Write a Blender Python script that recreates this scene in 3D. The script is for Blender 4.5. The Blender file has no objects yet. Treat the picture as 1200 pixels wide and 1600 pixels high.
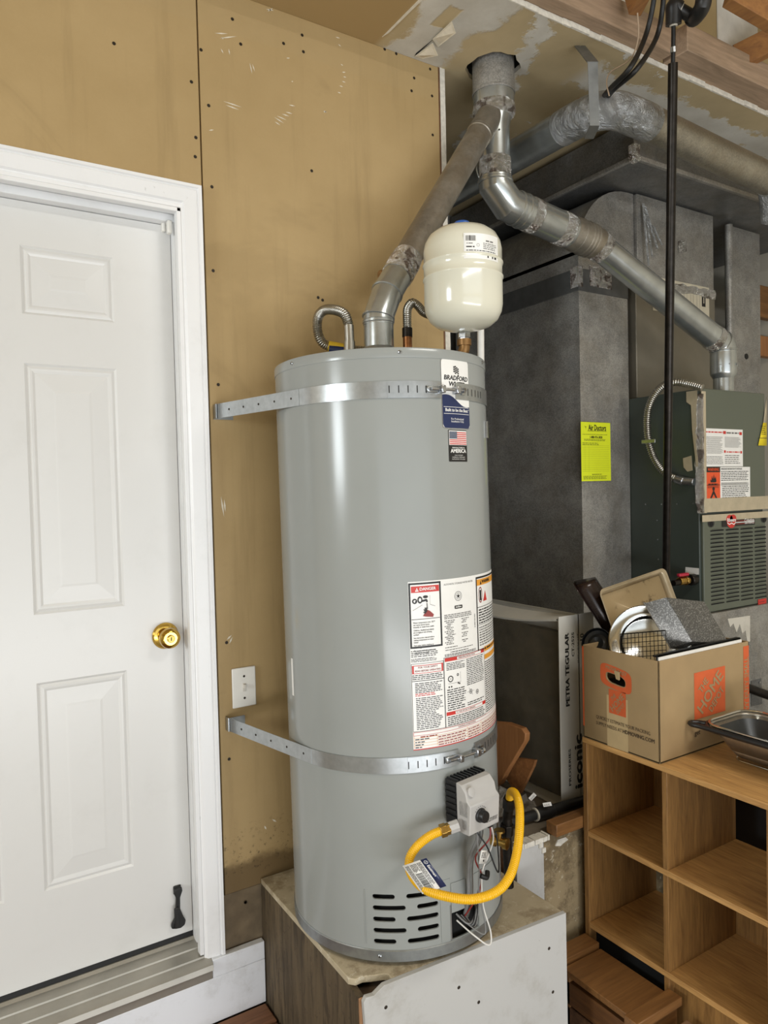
import bpy, bmesh, math, random
from mathutils import Vector, Matrix
random.seed(7)
S = bpy.context.scene
COL = S.collection

# ------------------------------------------------------------------ camera
FPX = 1130.0
EYE = Vector((0.0, 0.0, 1.48))
_y, _p, _r = math.radians(57.95), math.radians(-1.74), math.radians(-1.37)
FWD = Vector((math.cos(_y)*math.cos(_p), math.sin(_y)*math.cos(_p), math.sin(_p)))
_r0 = FWD.cross(Vector((0, 0, 1))).normalized()
_u0 = _r0.cross(FWD)
RGT = _r0*math.cos(_r) + _u0*math.sin(_r)
UPV = -_r0*math.sin(_r) + _u0*math.cos(_r)
cam = bpy.data.cameras.new('camera')
cam.sensor_fit = 'HORIZONTAL'; cam.sensor_width = 36.0; cam.lens = 36.0*FPX/1200.0
cam.clip_start = 0.02; cam.clip_end = 100
camo = bpy.data.objects.new('camera', cam); COL.objects.link(camo)
camo.matrix_world = Matrix(((RGT.x, UPV.x, -FWD.x, EYE.x), (RGT.y, UPV.y, -FWD.y, EYE.y), (RGT.z, UPV.z, -FWD.z, EYE.z), (0, 0, 0, 1)))
S.camera = camo

# ------------------------------------------------------------------ world, daylight, exposure
S.view_settings.view_transform = 'Standard'
S.view_settings.look = 'None'
S.view_settings.gamma = 1.0
S.view_settings.use_curve_mapping = False
S.view_settings.exposure = 0.0
S.cycles.use_denoising = True
S.cycles.max_bounces = 8
S.cycles.diffuse_bounces = 4
S.cycles.sample_clamp_indirect = 6.0
W = bpy.data.worlds.new('world'); S.world = W; W.use_nodes = True
W.node_tree.nodes['Background'].inputs[0].default_value = (0.86, 0.93, 1.0, 1)
W.node_tree.nodes['Background'].inputs[1].default_value = 1.0

def area_light(name, loc, target, sx, sy, power, col):
    l = bpy.data.lights.new(name, 'AREA'); l.shape = 'RECTANGLE'; l.size = sx; l.size_y = sy
    l.energy = power; l.color = col
    o = bpy.data.objects.new(name, l); COL.objects.link(o)
    o.location = loc
    o.rotation_euler = (Vector(target)-Vector(loc)).to_track_quat('-Z', 'Y').to_euler()
    return o
# daylight entering by the open garage door behind the camera, and by a side window
area_light('garage_opening_daylight', (0.0, -3.02, 1.05), (0.0, 0, 1.05), 5.0, 2.2, 30, (0.88, 0.95, 1.0))
area_light('driveway_bounce_fill', (0.0, -2.98, 0.0), (0.0, -1.4, 1.9), 5.0, 0.5, 125, (0.95, 0.97, 1.0))  # upward fill added to brighten the ceiling, standing in for driveway bounce
area_light('side_window_daylight', (-3.93, 0.55, 2.0), (0, 0.55, 2.0), 0.9, 0.9, 80, (0.90, 0.97, 1.0))

# ceiling lamp added out of view to brighten the tops of pedestal and shelves
area_light('added_overhead_lamp', (1.7, -0.55, 3.165), (1.7, -0.55, 0), 1.2, 0.22, 42, (1.0, 0.98, 0.93))

# ------------------------------------------------------------------ pixel rays of the photograph -> real points in the room
def ray(x, y): return FWD + RGT*((x-600)/FPX) - UPV*((y-800)/FPX)
def pX(x, y, v): d = ray(x, y); return EYE + d*((v-EYE.x)/d.x)
def pY(x, y, v): d = ray(x, y); return EYE + d*((v-EYE.y)/d.y)
def pZ(x, y, v): d = ray(x, y); return EYE + d*((v-EYE.z)/d.z)
def pD(x, y, t): return EYE + ray(x, y)*t

# ------------------------------------------------------------------ materials
def lin(c):
    if isinstance(c, str):
        c = c.lstrip('#'); c = [int(c[i:i+2], 16)/255 for i in (0, 2, 4)]
    return tuple((x/12.92 if x <= 0.04045 else ((x+0.055)/1.055)**2.4) for x in c) + (1,)
class NT:
    def __init__(s, name):
        m = bpy.data.materials.new(name); m.use_nodes = True
        s.m = m; s.t = m.node_tree; s.b = s.t.nodes['Principled BSDF']
    def n(s, typ, **k):
        nd = s.t.nodes.new(typ)
        for a, b in k.items(): setattr(nd, a, b)
        return nd
    def put(s, sock, v):
        if hasattr(v, 'is_output'): s.t.links.new(v, sock)
        elif isinstance(v, (tuple, list)) and sock.type == 'RGBA' and len(v) == 3: sock.default_value = (*v, 1)
        else: sock.default_value = v
    def co(s, which='Object', scale=(1, 1, 1), rot=(0, 0, 0), loc=(0, 0, 0)):
        c = s.n('ShaderNodeTexCoord'); mp = s.n('ShaderNodeMapping')
        s.t.links.new(c.outputs[which], mp.inputs[0])
        mp.inputs['Scale'].default_value = scale; mp.inputs['Rotation'].default_value = rot; mp.inputs['Location'].default_value = loc
        return mp.outputs[0]
    def noise(s, scale, vec=None, detail=4, rough=0.55, dist=0.0):
        nd = s.n('ShaderNodeTexNoise'); nd.inputs['Scale'].default_value = scale; nd.inputs['Detail'].default_value = detail
        nd.inputs['Roughness'].default_value = rough; nd.inputs['Distortion'].default_value = dist
        if vec is not None: s.t.links.new(vec, nd.inputs['Vector'])
        return nd.outputs['Fac']
    def voro(s, scale, vec=None, out='Color'):
        nd = s.n('ShaderNodeTexVoronoi'); nd.inputs['Scale'].default_value = scale
        if vec is not None: s.t.links.new(vec, nd.inputs['Vector'])
        return nd.outputs[out]
    def wave(s, scale, vec=None, dist=2.0, detail=2, bands='X'):
        nd = s.n('ShaderNodeTexWave'); nd.inputs['Scale'].default_value = scale; nd.inputs['Distortion'].default_value = dist
        nd.inputs['Detail'].default_value = detail; nd.bands_direction = bands
        if vec is not None: s.t.links.new(vec, nd.inputs['Vector'])
        return nd.outputs['Fac']
    def ramp(s, fac, stops, interp='LINEAR'):
        nd = s.n('ShaderNodeValToRGB'); cr = nd.color_ramp; cr.interpolation = interp
        while len(cr.elements) < len(stops): cr.elements.new(0.5)
        for e, (p, c) in zip(cr.elements, stops):
            e.position = p; e.color = c if isinstance(c, tuple) and len(c) == 4 else ((c, c, c, 1) if not isinstance(c, str) else lin(c))
        s.put(nd.inputs[0], fac); return nd.outputs[0]
    def mix(s, f, a, b, mode='MIX'):
        nd = s.n('ShaderNodeMix', data_type='RGBA', blend_type=mode)
        s.put(nd.inputs[0], f); s.put(nd.inputs[6], a); s.put(nd.inputs[7], b); return nd.outputs[2]
    def math(s, op, a, b=0.0, c=None):
        nd = s.n('ShaderNodeMath', operation=op); s.put(nd.inputs[0], a); s.put(nd.inputs[1], b)
        if c is not None: s.put(nd.inputs[2], c)
        return nd.outputs[0]
    def sep(s, v):
        nd = s.n('ShaderNodeSeparateXYZ'); s.t.links.new(v, nd.inputs[0]); return nd.outputs
    def sstep(s, v, a, b):   # 0 below a, 1 above b
        nd = s.n('ShaderNodeMapRange'); nd.interpolation_type = 'SMOOTHSTEP'
        s.put(nd.inputs[0], v); nd.inputs[1].default_value = a; nd.inputs[2].default_value = b; return nd.outputs[0]
    def band(s, v, a, b, soft):
        return s.math('MULTIPLY', s.sstep(v, a-soft, a+soft), s.math('SUBTRACT', 1.0, s.sstep(v, b-soft, b+soft)))
    def bump(s, h, strength=0.2, dist=0.01):
        nd = s.n('ShaderNodeBump'); nd.inputs['Strength'].default_value = strength; nd.inputs['Distance'].default_value = dist
        s.put(nd.inputs['Height'], h); s.t.links.new(nd.outputs[0], s.b.inputs['Normal'])
    def set(s, col=None, rough=None, metal=None, **k):
        if col is not None: s.put(s.b.inputs['Base Color'], col)
        if rough is not None: s.put(s.b.inputs['Roughness'], rough)
        if metal is not None: s.put(s.b.inputs['Metallic'], metal)
        for a, b in k.items(): s.put(s.b.inputs[a.replace('_', ' ')], b)
        return s.m
MATS = {}
def plain(name, col, rough=0.6, metal=0.0, var=0.06, scale=30, bump=0.0, **k):
    if name in MATS: return MATS[name]
    n = NT(name); c = lin(col)
    f = n.noise(scale, n.co(), 4)
    a = tuple(max(0, x*(1-var)) for x in c[:3])+(1,); b = tuple(min(1, x*(1+var)) for x in c[:3])+(1,)
    n.set(n.ramp(f, [(0.3, a), (0.7, b)]), rough, metal, **k)
    if bump: n.bump(f, bump, 0.004)
    MATS[name] = n.m; return n.m
def galv(name, dark, light, rough=0.4, scale=60, dirt=0.0, dirtcol='#6e5a3c', metal=0.85, sp_w=0.30):
    n = NT(name); v = n.co()
    sp = n.voro(scale*4, v); bw = n.n('ShaderNodeRGBToBW'); n.t.links.new(sp, bw.inputs[0])
    f = n.math('ADD', n.math('MULTIPLY', bw.outputs[0], sp_w), n.math('MULTIPLY', n.noise(9, v, 7, 0.72), 1.02-sp_w))
    c = n.ramp(f, [(0.34, dark), (0.68, light)])
    if dirt: c = n.mix(n.math('MULTIPLY', n.sstep(n.noise(9, n.co(loc=(3, 1, 2)), 5, 0.65), 0.42, 0.7), dirt), c, lin(dirtcol))
    r = n.math('ADD', n.math('MULTIPLY', bw.outputs[0], 0.12), rough-0.03)
    n.set(c, r, metal); n.bump(n.noise(25, v, 3), 0.06, 0.01)
    return n.m
def wood(name, dark, light, axis='X', rough=0.55, grain=1.0, metal=0.0):
    n = NT(name)
    sc = {'X': (1.2, 14, 14), 'Y': (14, 1.2, 14), 'Z': (14, 14, 1.2)}[axis]
    v = n.co(scale=tuple(x*grain for x in sc))
    f = n.noise(2.2, v, 6, 0.65, 1.2); g = n.noise(9, v, 3, 0.6)
    h = n.math('ADD', n.math('MULTIPLY', f, 0.75), n.math('MULTIPLY', g, 0.3))
    n.set(n.ramp(h, [(0.32, dark), (0.72, light)]), rough, metal); n.bump(h, 0.12, 0.003)
    return n.m

M = {}
# wall paper-faced drywall, unpainted tan, with stains that have their own shapes
def mk_wall():
    n = NT('tan_drywall'); v = n.co(); x, y, z = n.sep(v)[0], n.sep(v)[1], n.sep(v)[2]
    base = n.ramp(n.noise(2.2, v, 6, 0.6), [(0.3, '#aa9063'), (0.7, '#b99f72')])
    fine = n.noise(160, v, 3); base = n.mix(n.math('MULTIPLY', fine, 0.10), base, lin('#8b7448'))
    streak = n.noise(3.2, n.co(scale=(5, 5, 0.35)), 5, 0.6)
    base = n.mix(n.math('MULTIPLY', n.sstep(streak, 0.52, 0.75), 0.32), base, lin('#86704a'))
    wob = n.math('MULTIPLY', n.math('SUBTRACT', n.noise(9, v, 4), 0.5), 0.14)
    zz = n.math('ADD', z, wob)
    low = n.math('SUBTRACT', 1.0, n.sstep(zz, 0.40, 0.435))
    base = n.mix(n.math('MULTIPLY', low, 0.8), base, lin('#5c482b'))
    mold = n.math('MULTIPLY', n.sstep(n.noise(75, v, 5, 0.75), 0.55, 0.63), n.math('MULTIPLY', n.sstep(zz, 0.36, 0.38), n.math('SUBTRACT', 1.0, n.sstep(zz, 0.47, 0.56))))
    base = n.mix(n.math('MULTIPLY', mold, 0.55), base, lin('#3c3222'))
    pen = n.math('MULTIPLY', n.band(z, 2.775, 2.88, 0.006), 0.22)   # paler paper tape along the ceiling
    base = n.mix(pen, base, lin('#b09a72'))
    blot = n.math('MULTIPLY', n.sstep(n.noise(1.6, n.co(loc=(7, 2, 5)), 5, 0.7, 1.0), 0.56, 0.66), 0.16)
    base = n.mix(blot, base, lin('#7d6844'))
    n.set(base, 0.62, 0.0, Specular_IOR_Level=0.35); n.bump(fine, 0.05, 0.002); return n.m
M['wall'] = mk_wall()
def mk_ceiling():
    n = NT('taped_ceiling_drywall'); v = n.co(); s = n.sep(v); x, y = s[0], s[1]
    wob = n.math('MULTIPLY', n.math('SUBTRACT', n.noise(6, v, 6, 0.68), 0.5), 0.22)
    wob2 = n.math('MULTIPLY', n.math('SUBTRACT', n.noise(11, n.co(loc=(4, 9, 1)), 6, 0.7), 0.5), 0.25)
    tan = n.ramp(n.noise(3, v, 6, 0.6), [(0.3, '#ad9b78'), (0.7, '#c4b18b')])
    tan = n.mix(n.math('SUBTRACT', 1.0, n.sstep(x, 1.23, 1.26)), tan, lin('#a88d5f'))
    mud = n.ramp(n.noise(5, v, 6, 0.65), [(0.3, '#b9b3a6'), (0.7, '#d6d2c8')])
    xs = n.math('ADD', x, wob); ys = n.math('ADD', y, wob2)
    a = n.math('MAXIMUM', n.band(xs, 1.27, 1.50, 0.015), n.math('MULTIPLY', n.band(ys, 1.70, 1.83, 0.012), n.sstep(x, 1.9, 2.0)))
    a = n.math('MAXIMUM', a, n.math('MULTIPLY', n.band(n.math('ADD', n.math('ADD', x, n.math('MULTIPLY', y, -0.4)), wob2), 0.95, 1.02, 0.012), n.sstep(x, 1.5, 1.55)))
    a = n.math('MAXIMUM', a, n.sstep(n.noise(3.1, n.co(loc=(2.4, 1.1, 0)), 6, 0.7), 0.645, 0.66))
    hole = n.math('MULTIPLY', n.band(n.math('ADD', x, n.math('MULTIPLY', wob, 0.12)), 1.335, 1.385, 0.004), n.band(n.math('ADD', y, n.math('MULTIPLY', wob2, 0.2)), 1.70, 1.80, 0.004))
    a = n.math('MULTIPLY', a, n.math('SUBTRACT', 1.0, hole))
    n.set(n.mix(a, tan, mud), 0.8); n.bump(n.math('ADD', a, n.math('MULTIPLY', n.noise(40, v, 4), 0.3)), 0.35, 0.004); return n.m
M['ceiling'] = mk_ceiling()
def mk_white(name, col, dirt=0.1, rough=0.38, scale=6):
    n = NT(name); v = n.co()
    c = n.mix(n.math('MULTIPLY', n.sstep(n.noise(scale, v, 6, 0.7), 0.5, 0.75), dirt), lin(col), lin('#8f887a'))
    sp = n.sstep(n.noise(55, n.co(scale=(1, 1, 0.5)), 4, 0.7), 0.70, 0.74)
    c = n.mix(n.math('MULTIPLY', sp, dirt*2.2), c, lin('#6b6458'))
    n.set(c, rough); n.bump(n.noise(120, v, 2), 0.03, 0.002); return n.m
M['door'] = mk_white('white_door_paint', '#d8d7d4', 0.07, 0.30)
M['trim'] = mk_white('white_trim_paint', '#ebebeb', 0.10, 0.35)
M['riser'] = mk_white('scuffed_white_board', '#e4e6ea', 0.22, 0.5, 12)
M['oldwhite'] = mk_white('aged_white_drywall', '#cdc8bc', 0.35, 0.7, 9)
M['plaster'] = plain('white_plaster_edge', '#d9d4c8', 0.9, var=0.15, scale=60, bump=0.4)
M['upper'] = plain('upper_tan_drywall', '#a58f66', 0.75, var=0.15, scale=3)
M['paint'] = plain('pale_bounce_wall_paint', '#cfc8b6', 0.8, var=0.05, scale=4)  # unseen walls made pale to bounce more light into the room
M['mud'] = plain('joint_compound', '#cfcac0', 0.85, var=0.12, scale=14)
M['greywall'] = plain('grey_mudded_drywall', '#8b8a86', 0.85, var=0.22, scale=5)
M['aluminium'] = plain('aluminium_sill', '#aaa69c', 0.42, 0.6, var=0.10, scale=9)
M['brass'] = plain('polished_brass', '#c9a44e', 0.16, 1.0, var=0.12, scale=20)
M['brassy'] = plain('dull_brass_fitting', '#b08e4c', 0.3, 1.0, var=0.2, scale=60)
M['black'] = plain('black_rubber', '#141414', 0.5, var=0.2, scale=80)
M['blackplastic'] = plain('black_plastic', '#1a1b1d', 0.38, var=0.1)
M['blackiron'] = plain('black_iron', '#2b2723', 0.36, 0.75, var=0.35, scale=40)
M['void'] = plain('dark_interior', '#0c0c0c', 0.9, var=0.1)
M['plate'] = plain('white_plastic', '#e9e6de', 0.35, var=0.03)
M['screw'] = plain('dark_screw_head', '#2d2419', 0.6, 0.3, var=0.2, scale=200)
M['zinc'] = plain('zinc_plated_screw', '#b9bcc0', 0.28, 1.0, var=0.15, scale=150)
M['scuff'] = plain('pale_scuff', '#ded6c4', 0.9, var=0.1, scale=50)
M['deck'] = wood('redwood_deck_plank', '#5d3c26', '#96694a', 'X', 0.7)
M['deckdark'] = wood('weathered_plank', '#4a3120', '#7f5a3d', 'X', 0.75)
M['concrete'] = plain('concrete_floor', '#a19c92', 0.8, var=0.16, scale=6)
def mk_heater():
    n = NT('grey_enamel_jacket'); v = n.co()
    c = n.ramp(n.noise(4, v, 4), [(0.3, '#929592'), (0.7, '#979a97')])
    n.set(c, 0.19, 0.0, Specular_IOR_Level=0.38)
    n.bump(n.noise(5, n.co(scale=(1, 1, 0.25)), 2), 0.03, 0.02); return n.m
M['heater'] = mk_heater()
M['strap'] = plain('galvanized_strap', '#b2b6b8', 0.30, 0.85, var=0.09, scale=70)
M['ring'] = plain('base_ring_steel', '#999d9e', 0.34, 0.8, var=0.10, scale=60)
M['flue'] = plain('galvanized_flue', '#b4b8b7', 0.27, 0.82, var=0.13, scale=22, bump=0.06)
M['dustyflue'] = galv('dusty_flue', '#807a70', '#a9a296', 0.42, 40, 0.4, '#84745a', metal=0.7, sp_w=0.08)
M['foil'] = None
def mk_foil(name='foil_tape', dirtrefl='#5b3a2a'):
    n = NT(name); v = n.co()
    f = n.noise(70, v, 4, 0.7, 1.5)
    c = n.mix(n.math('MULTIPLY', n.sstep(n.noise(21, v, 4, 0.7), 0.52, 0.60), 0.7), lin('#e4e3df'), lin(dirtrefl))  # brown dirt patches, deepened to imitate varied reflections in crinkled foil
    n.set(c, 0.16, 0.95); n.bump(f, 1.0, 0.02); return n.m
M['foil'] = mk_foil()
M['ducttape'] = (lambda n: (n.set(n.ramp(n.noise(14, n.co(), 4), [(0.3, '#8d8f90'), (0.7, '#b9bbbc')]), 0.3, 0.75), n.bump(n.noise(16, n.co(scale=(1, 2, 1)), 5, 0.7, 2.0), 0.8, 0.02), n.m)[2])(NT('silver_duct_tape'))
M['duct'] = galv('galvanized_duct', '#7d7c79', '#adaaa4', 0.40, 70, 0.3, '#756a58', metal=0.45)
M['ductdark'] = galv('shaded_trunk_steel', '#626364', '#858583', 0.42, 60, 0.3, '#655b4a', metal=0.5)  # darker duct steel, with the trunk's shade put into its colour
M['cloth_tape'] = plain('grey_duct_tape', '#4c4c4a', 0.65, 0.1, var=0.15, scale=25, bump=0.2)
M['tank'] = plain('cream_tank_enamel', '#d9d6c4', 0.16, var=0.02, scale=4, Coat_Weight=0.2)
M['blue'] = plain('blue_cap', '#2f62b8', 0.4, var=0.05)
M['copper'] = plain('tarnished_copper', '#9c6a44', 0.34, 0.9, var=0.3, scale=50)
M['bronze'] = plain('bronze_fitting', '#8d6c45', 0.4, 0.85, var=0.25, scale=60)
M['stainless'] = plain('corrugated_stainless', '#aaa79f', 0.32, 1.0, var=0.1, scale=60)
M['steel'] = plain('polished_stainless', '#c8c6c0', 0.14, 1.0, var=0.05)
M['yellowhose'] = plain('yellow_coated_hose', '#e9b312', 0.36, var=0.05, scale=40)
M['yellowtag'] = plain('yellow_band', '#d9b32c', 0.5, var=0.06)
M['navy'] = plain('navy_print', '#1d2a52', 0.35, var=0.05)
M['white'] = plain('white_label', '#e9e8e4', 0.4, var=0.02)
M['ink'] = plain('black_ink', '#191817', 0.5, var=0.05)
M['greyink'] = plain('grey_fine_print', '#6d6b68', 0.5, var=0.05)
M['red'] = plain('red_print', '#c4312a', 0.45, var=0.05)
M['darkred'] = plain('dark_red_print', '#8b2a22', 0.45, var=0.05)
M['orange'] = plain('orange_print', '#e09a34', 0.45, var=0.05)
M['flagblue'] = plain('slate_blue_print', '#4b5468', 0.45, var=0.05)
M['ctlgrey'] = plain('grey_control_plastic', '#b5b3b0', 0.45, var=0.03)
M['furnace'] = plain('olive_grey_enamel', '#5b6053', 0.42, var=0.04, scale=3)
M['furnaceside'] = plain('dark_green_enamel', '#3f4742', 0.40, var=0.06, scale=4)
M['beigetape'] = plain('beige_masking_tape', '#b3a68c', 0.7, var=0.08, scale=30)
M['warnorange'] = plain('warning_orange', '#dd5327', 0.5, var=0.05)
M['limetag'] = plain('fluorescent_yellow_card', '#e3ee25', 0.6, var=0.02)
M['brightyellow'] = plain('yellow_hang_tag', '#e6cf22', 0.6, var=0.04)
M['kraft'] = plain('kraft_cardboard', '#9c835d', 0.8, var=0.07, scale=12)
M['kraftin'] = plain('kraft_cardboard_inside', '#9d8560', 0.85, var=0.07, scale=12)
M['hdorange'] = plain('orange_box_print', '#c75a2c', 0.75, var=0.06)
M['tape'] = plain('clear_packing_tape', '#bda57c', 0.22, var=0.05)
M['kraftink'] = plain('brown_box_ink', '#4b3d2c', 0.8, var=0.05)
M['oak'] = wood('oak_laminate_upright', '#6a4a28', '#a67c46', 'Z', 0.5, 1.8)
M['oakx'] = wood('oak_laminate_shelf_lit', '#9c7242', '#d8a96a', 'Y', 0.45, 1.8)  # paler copy of the oak; light from above put into its colour
M['oakedge'] = wood('oak_laminate_edge', '#a3753f', '#c2935a', 'Y', 0.5)
M['pine'] = wood('stained_pine_board', '#684524', '#94683a', 'X', 0.5)
M['lumber'] = wood('rough_lumber', '#84705a', '#b89c82', 'X', 0.85)
M['lumberbrown'] = wood('brown_joist', '#7b5230', '#a4733f', 'Y', 0.75)
M['fir'] = wood('fir_plywood', '#7d5230', '#b57d4a', 'X', 0.6)
M['boardred'] = wood('reddish_board', '#8a5a34', '#b07a4a', 'Z', 0.55)
def mk_ped(name, a, b, stain, axis):
    n = NT(name); v = n.co(); sc = {'Z': (5, 5, 0.6), 'N': (1, 1, 1)}[axis]
    f = n.noise(3.5, n.co(scale=sc), 6, 0.65)
    c = n.ramp(f, [(0.3, a), (0.7, b)])
    c = n.mix(n.math('MULTIPLY', n.sstep(n.noise(8, n.co(scale=sc, loc=(2, 5, 1)), 7, 0.75), 0.47, 0.62), 0.75), c, lin(stain))
    c = n.mix(n.math('MULTIPLY', n.sstep(n.noise(45, v, 5, 0.75), 0.58, 0.66), 0.55), c, lin('#d5cdb8' if axis == 'N' else '#3a2f20'))
    n.set(c, 0.75); n.bump(f, 0.1, 0.004); return n.m
M['pedtop'] = mk_ped('stained_platform_top', '#a89a7e', '#cabda2', '#8d7d63', 'N')
M['pedside'] = mk_ped('water_stained_plywood', '#463a28', '#6b5b43', '#33291b', 'Z')
M['pedfront'] = mk_white('painted_drywall_face', '#bdbcb9', 0.42, 0.75, 7)
M['platform'] = mk_ped('grimy_tan_drywall', '#8e7d5e', '#a39170', '#5b4c35', 'N')
M['tilebox'] = plain('white_carton', '#c9c6bd', 0.6, var=0.08, scale=6)
def mk_plastic():
    n = NT('clear_plastic_wrap'); v = n.co()
    n.set(lin('#8f8878'), 0.22, 0.0, Alpha=n.math('ADD', n.math('MULTIPLY', n.noise(6, n.co(scale=(1, 1, 0.6)), 6, 0.7), 0.36), 0.02))
    n.bump(n.noise(14, v, 5, 0.65, 1.5), 0.7, 0.02); return n.m
M['plastic'] = mk_plastic()
M['bag'] = (lambda n: (n.set(lin('#b8b4ac'), 0.2, 0.0, Alpha=0.45), n.bump(n.noise(30, n.co(), 5, 0.7, 1.5), 0.9, 0.02), n.m)[2])(NT('clear_plastic_bag'))
M['tiles'] = plain('ceiling_tile_edge', '#5a5140', 0.95, var=0.25, scale=14)
M['abs'] = plain('black_abs_pipe', '#222120', 0.42, var=0.12, scale=20)
M['cream'] = plain('cream_lettering_ring', '#cfc8b8', 0.6, var=0.05)
def mk_beigepan():
    n = NT('beige_nonstick_stained'); v = n.co()
    s = n.sstep(n.noise(38, v, 5, 0.7), 0.50, 0.57); e = n.sstep(n.noise(7, n.co(loc=(1, 4, 2)), 4), 0.44, 0.54)
    n.set(n.mix(n.math('MULTIPLY', n.math('MULTIPLY', s, e), 0.85), lin('#b39e7a'), lin('#4d3a20')), 0.35, 0.25); return n.m
M['beigepan'] = mk_beigepan()
M['beigerim'] = plain('beige_nonstick_rim', '#a8977a', 0.3, 0.3, var=0.1)
M['brownpan'] = plain('dark_brown_enamel', '#2a1d19', 0.25, 0.2, var=0.15)
M['speckle'] = (lambda n: (n.set(n.ramp(n.noise(260, n.co(), 2, 0.6), [(0.5, '#55534f'), (0.68, '#8b8984')]), 0.32, 0.45), n.m)[1])(NT('grey_speckled_nonstick'))
M['speckedge'] = plain('worn_pan_edge', '#8d8a85', 0.3, 0.7, var=0.2)
M['blackpan'] = plain('black_nonstick', '#16181a', 0.28, 0.2, var=0.1)
M['whitepan'] = plain('white_enamel_edge', '#dcd9d2', 0.3, var=0.05)
M['meshsteel'] = galv('fine_steel_mesh', '#8c867a', '#b3aca0', 0.35, 400, 0.15)
M['clearplastic'] = plain('smoky_plastic', '#8c9092', 0.2, var=0.05)
M['wirewhite'] = plain('white_wire', '#dcdad4', 0.4, var=0.03)
M['wirered'] = plain('red_wire', '#8b2f2a', 0.4, var=0.05)
M['wiregrey'] = plain('grey_wire', '#7b7b7a', 0.4, var=0.05)
M['rust'] = plain('rusty_orange_hanger', '#a2622a', 0.7, 0.2, var=0.2, scale=60)
M['thinwire'] = plain('beige_bell_wire', '#9c8770', 0.6, var=0.1)
M['pvc'] = plain('white_pvc', '#d9d6cf', 0.4, var=0.04)

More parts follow.
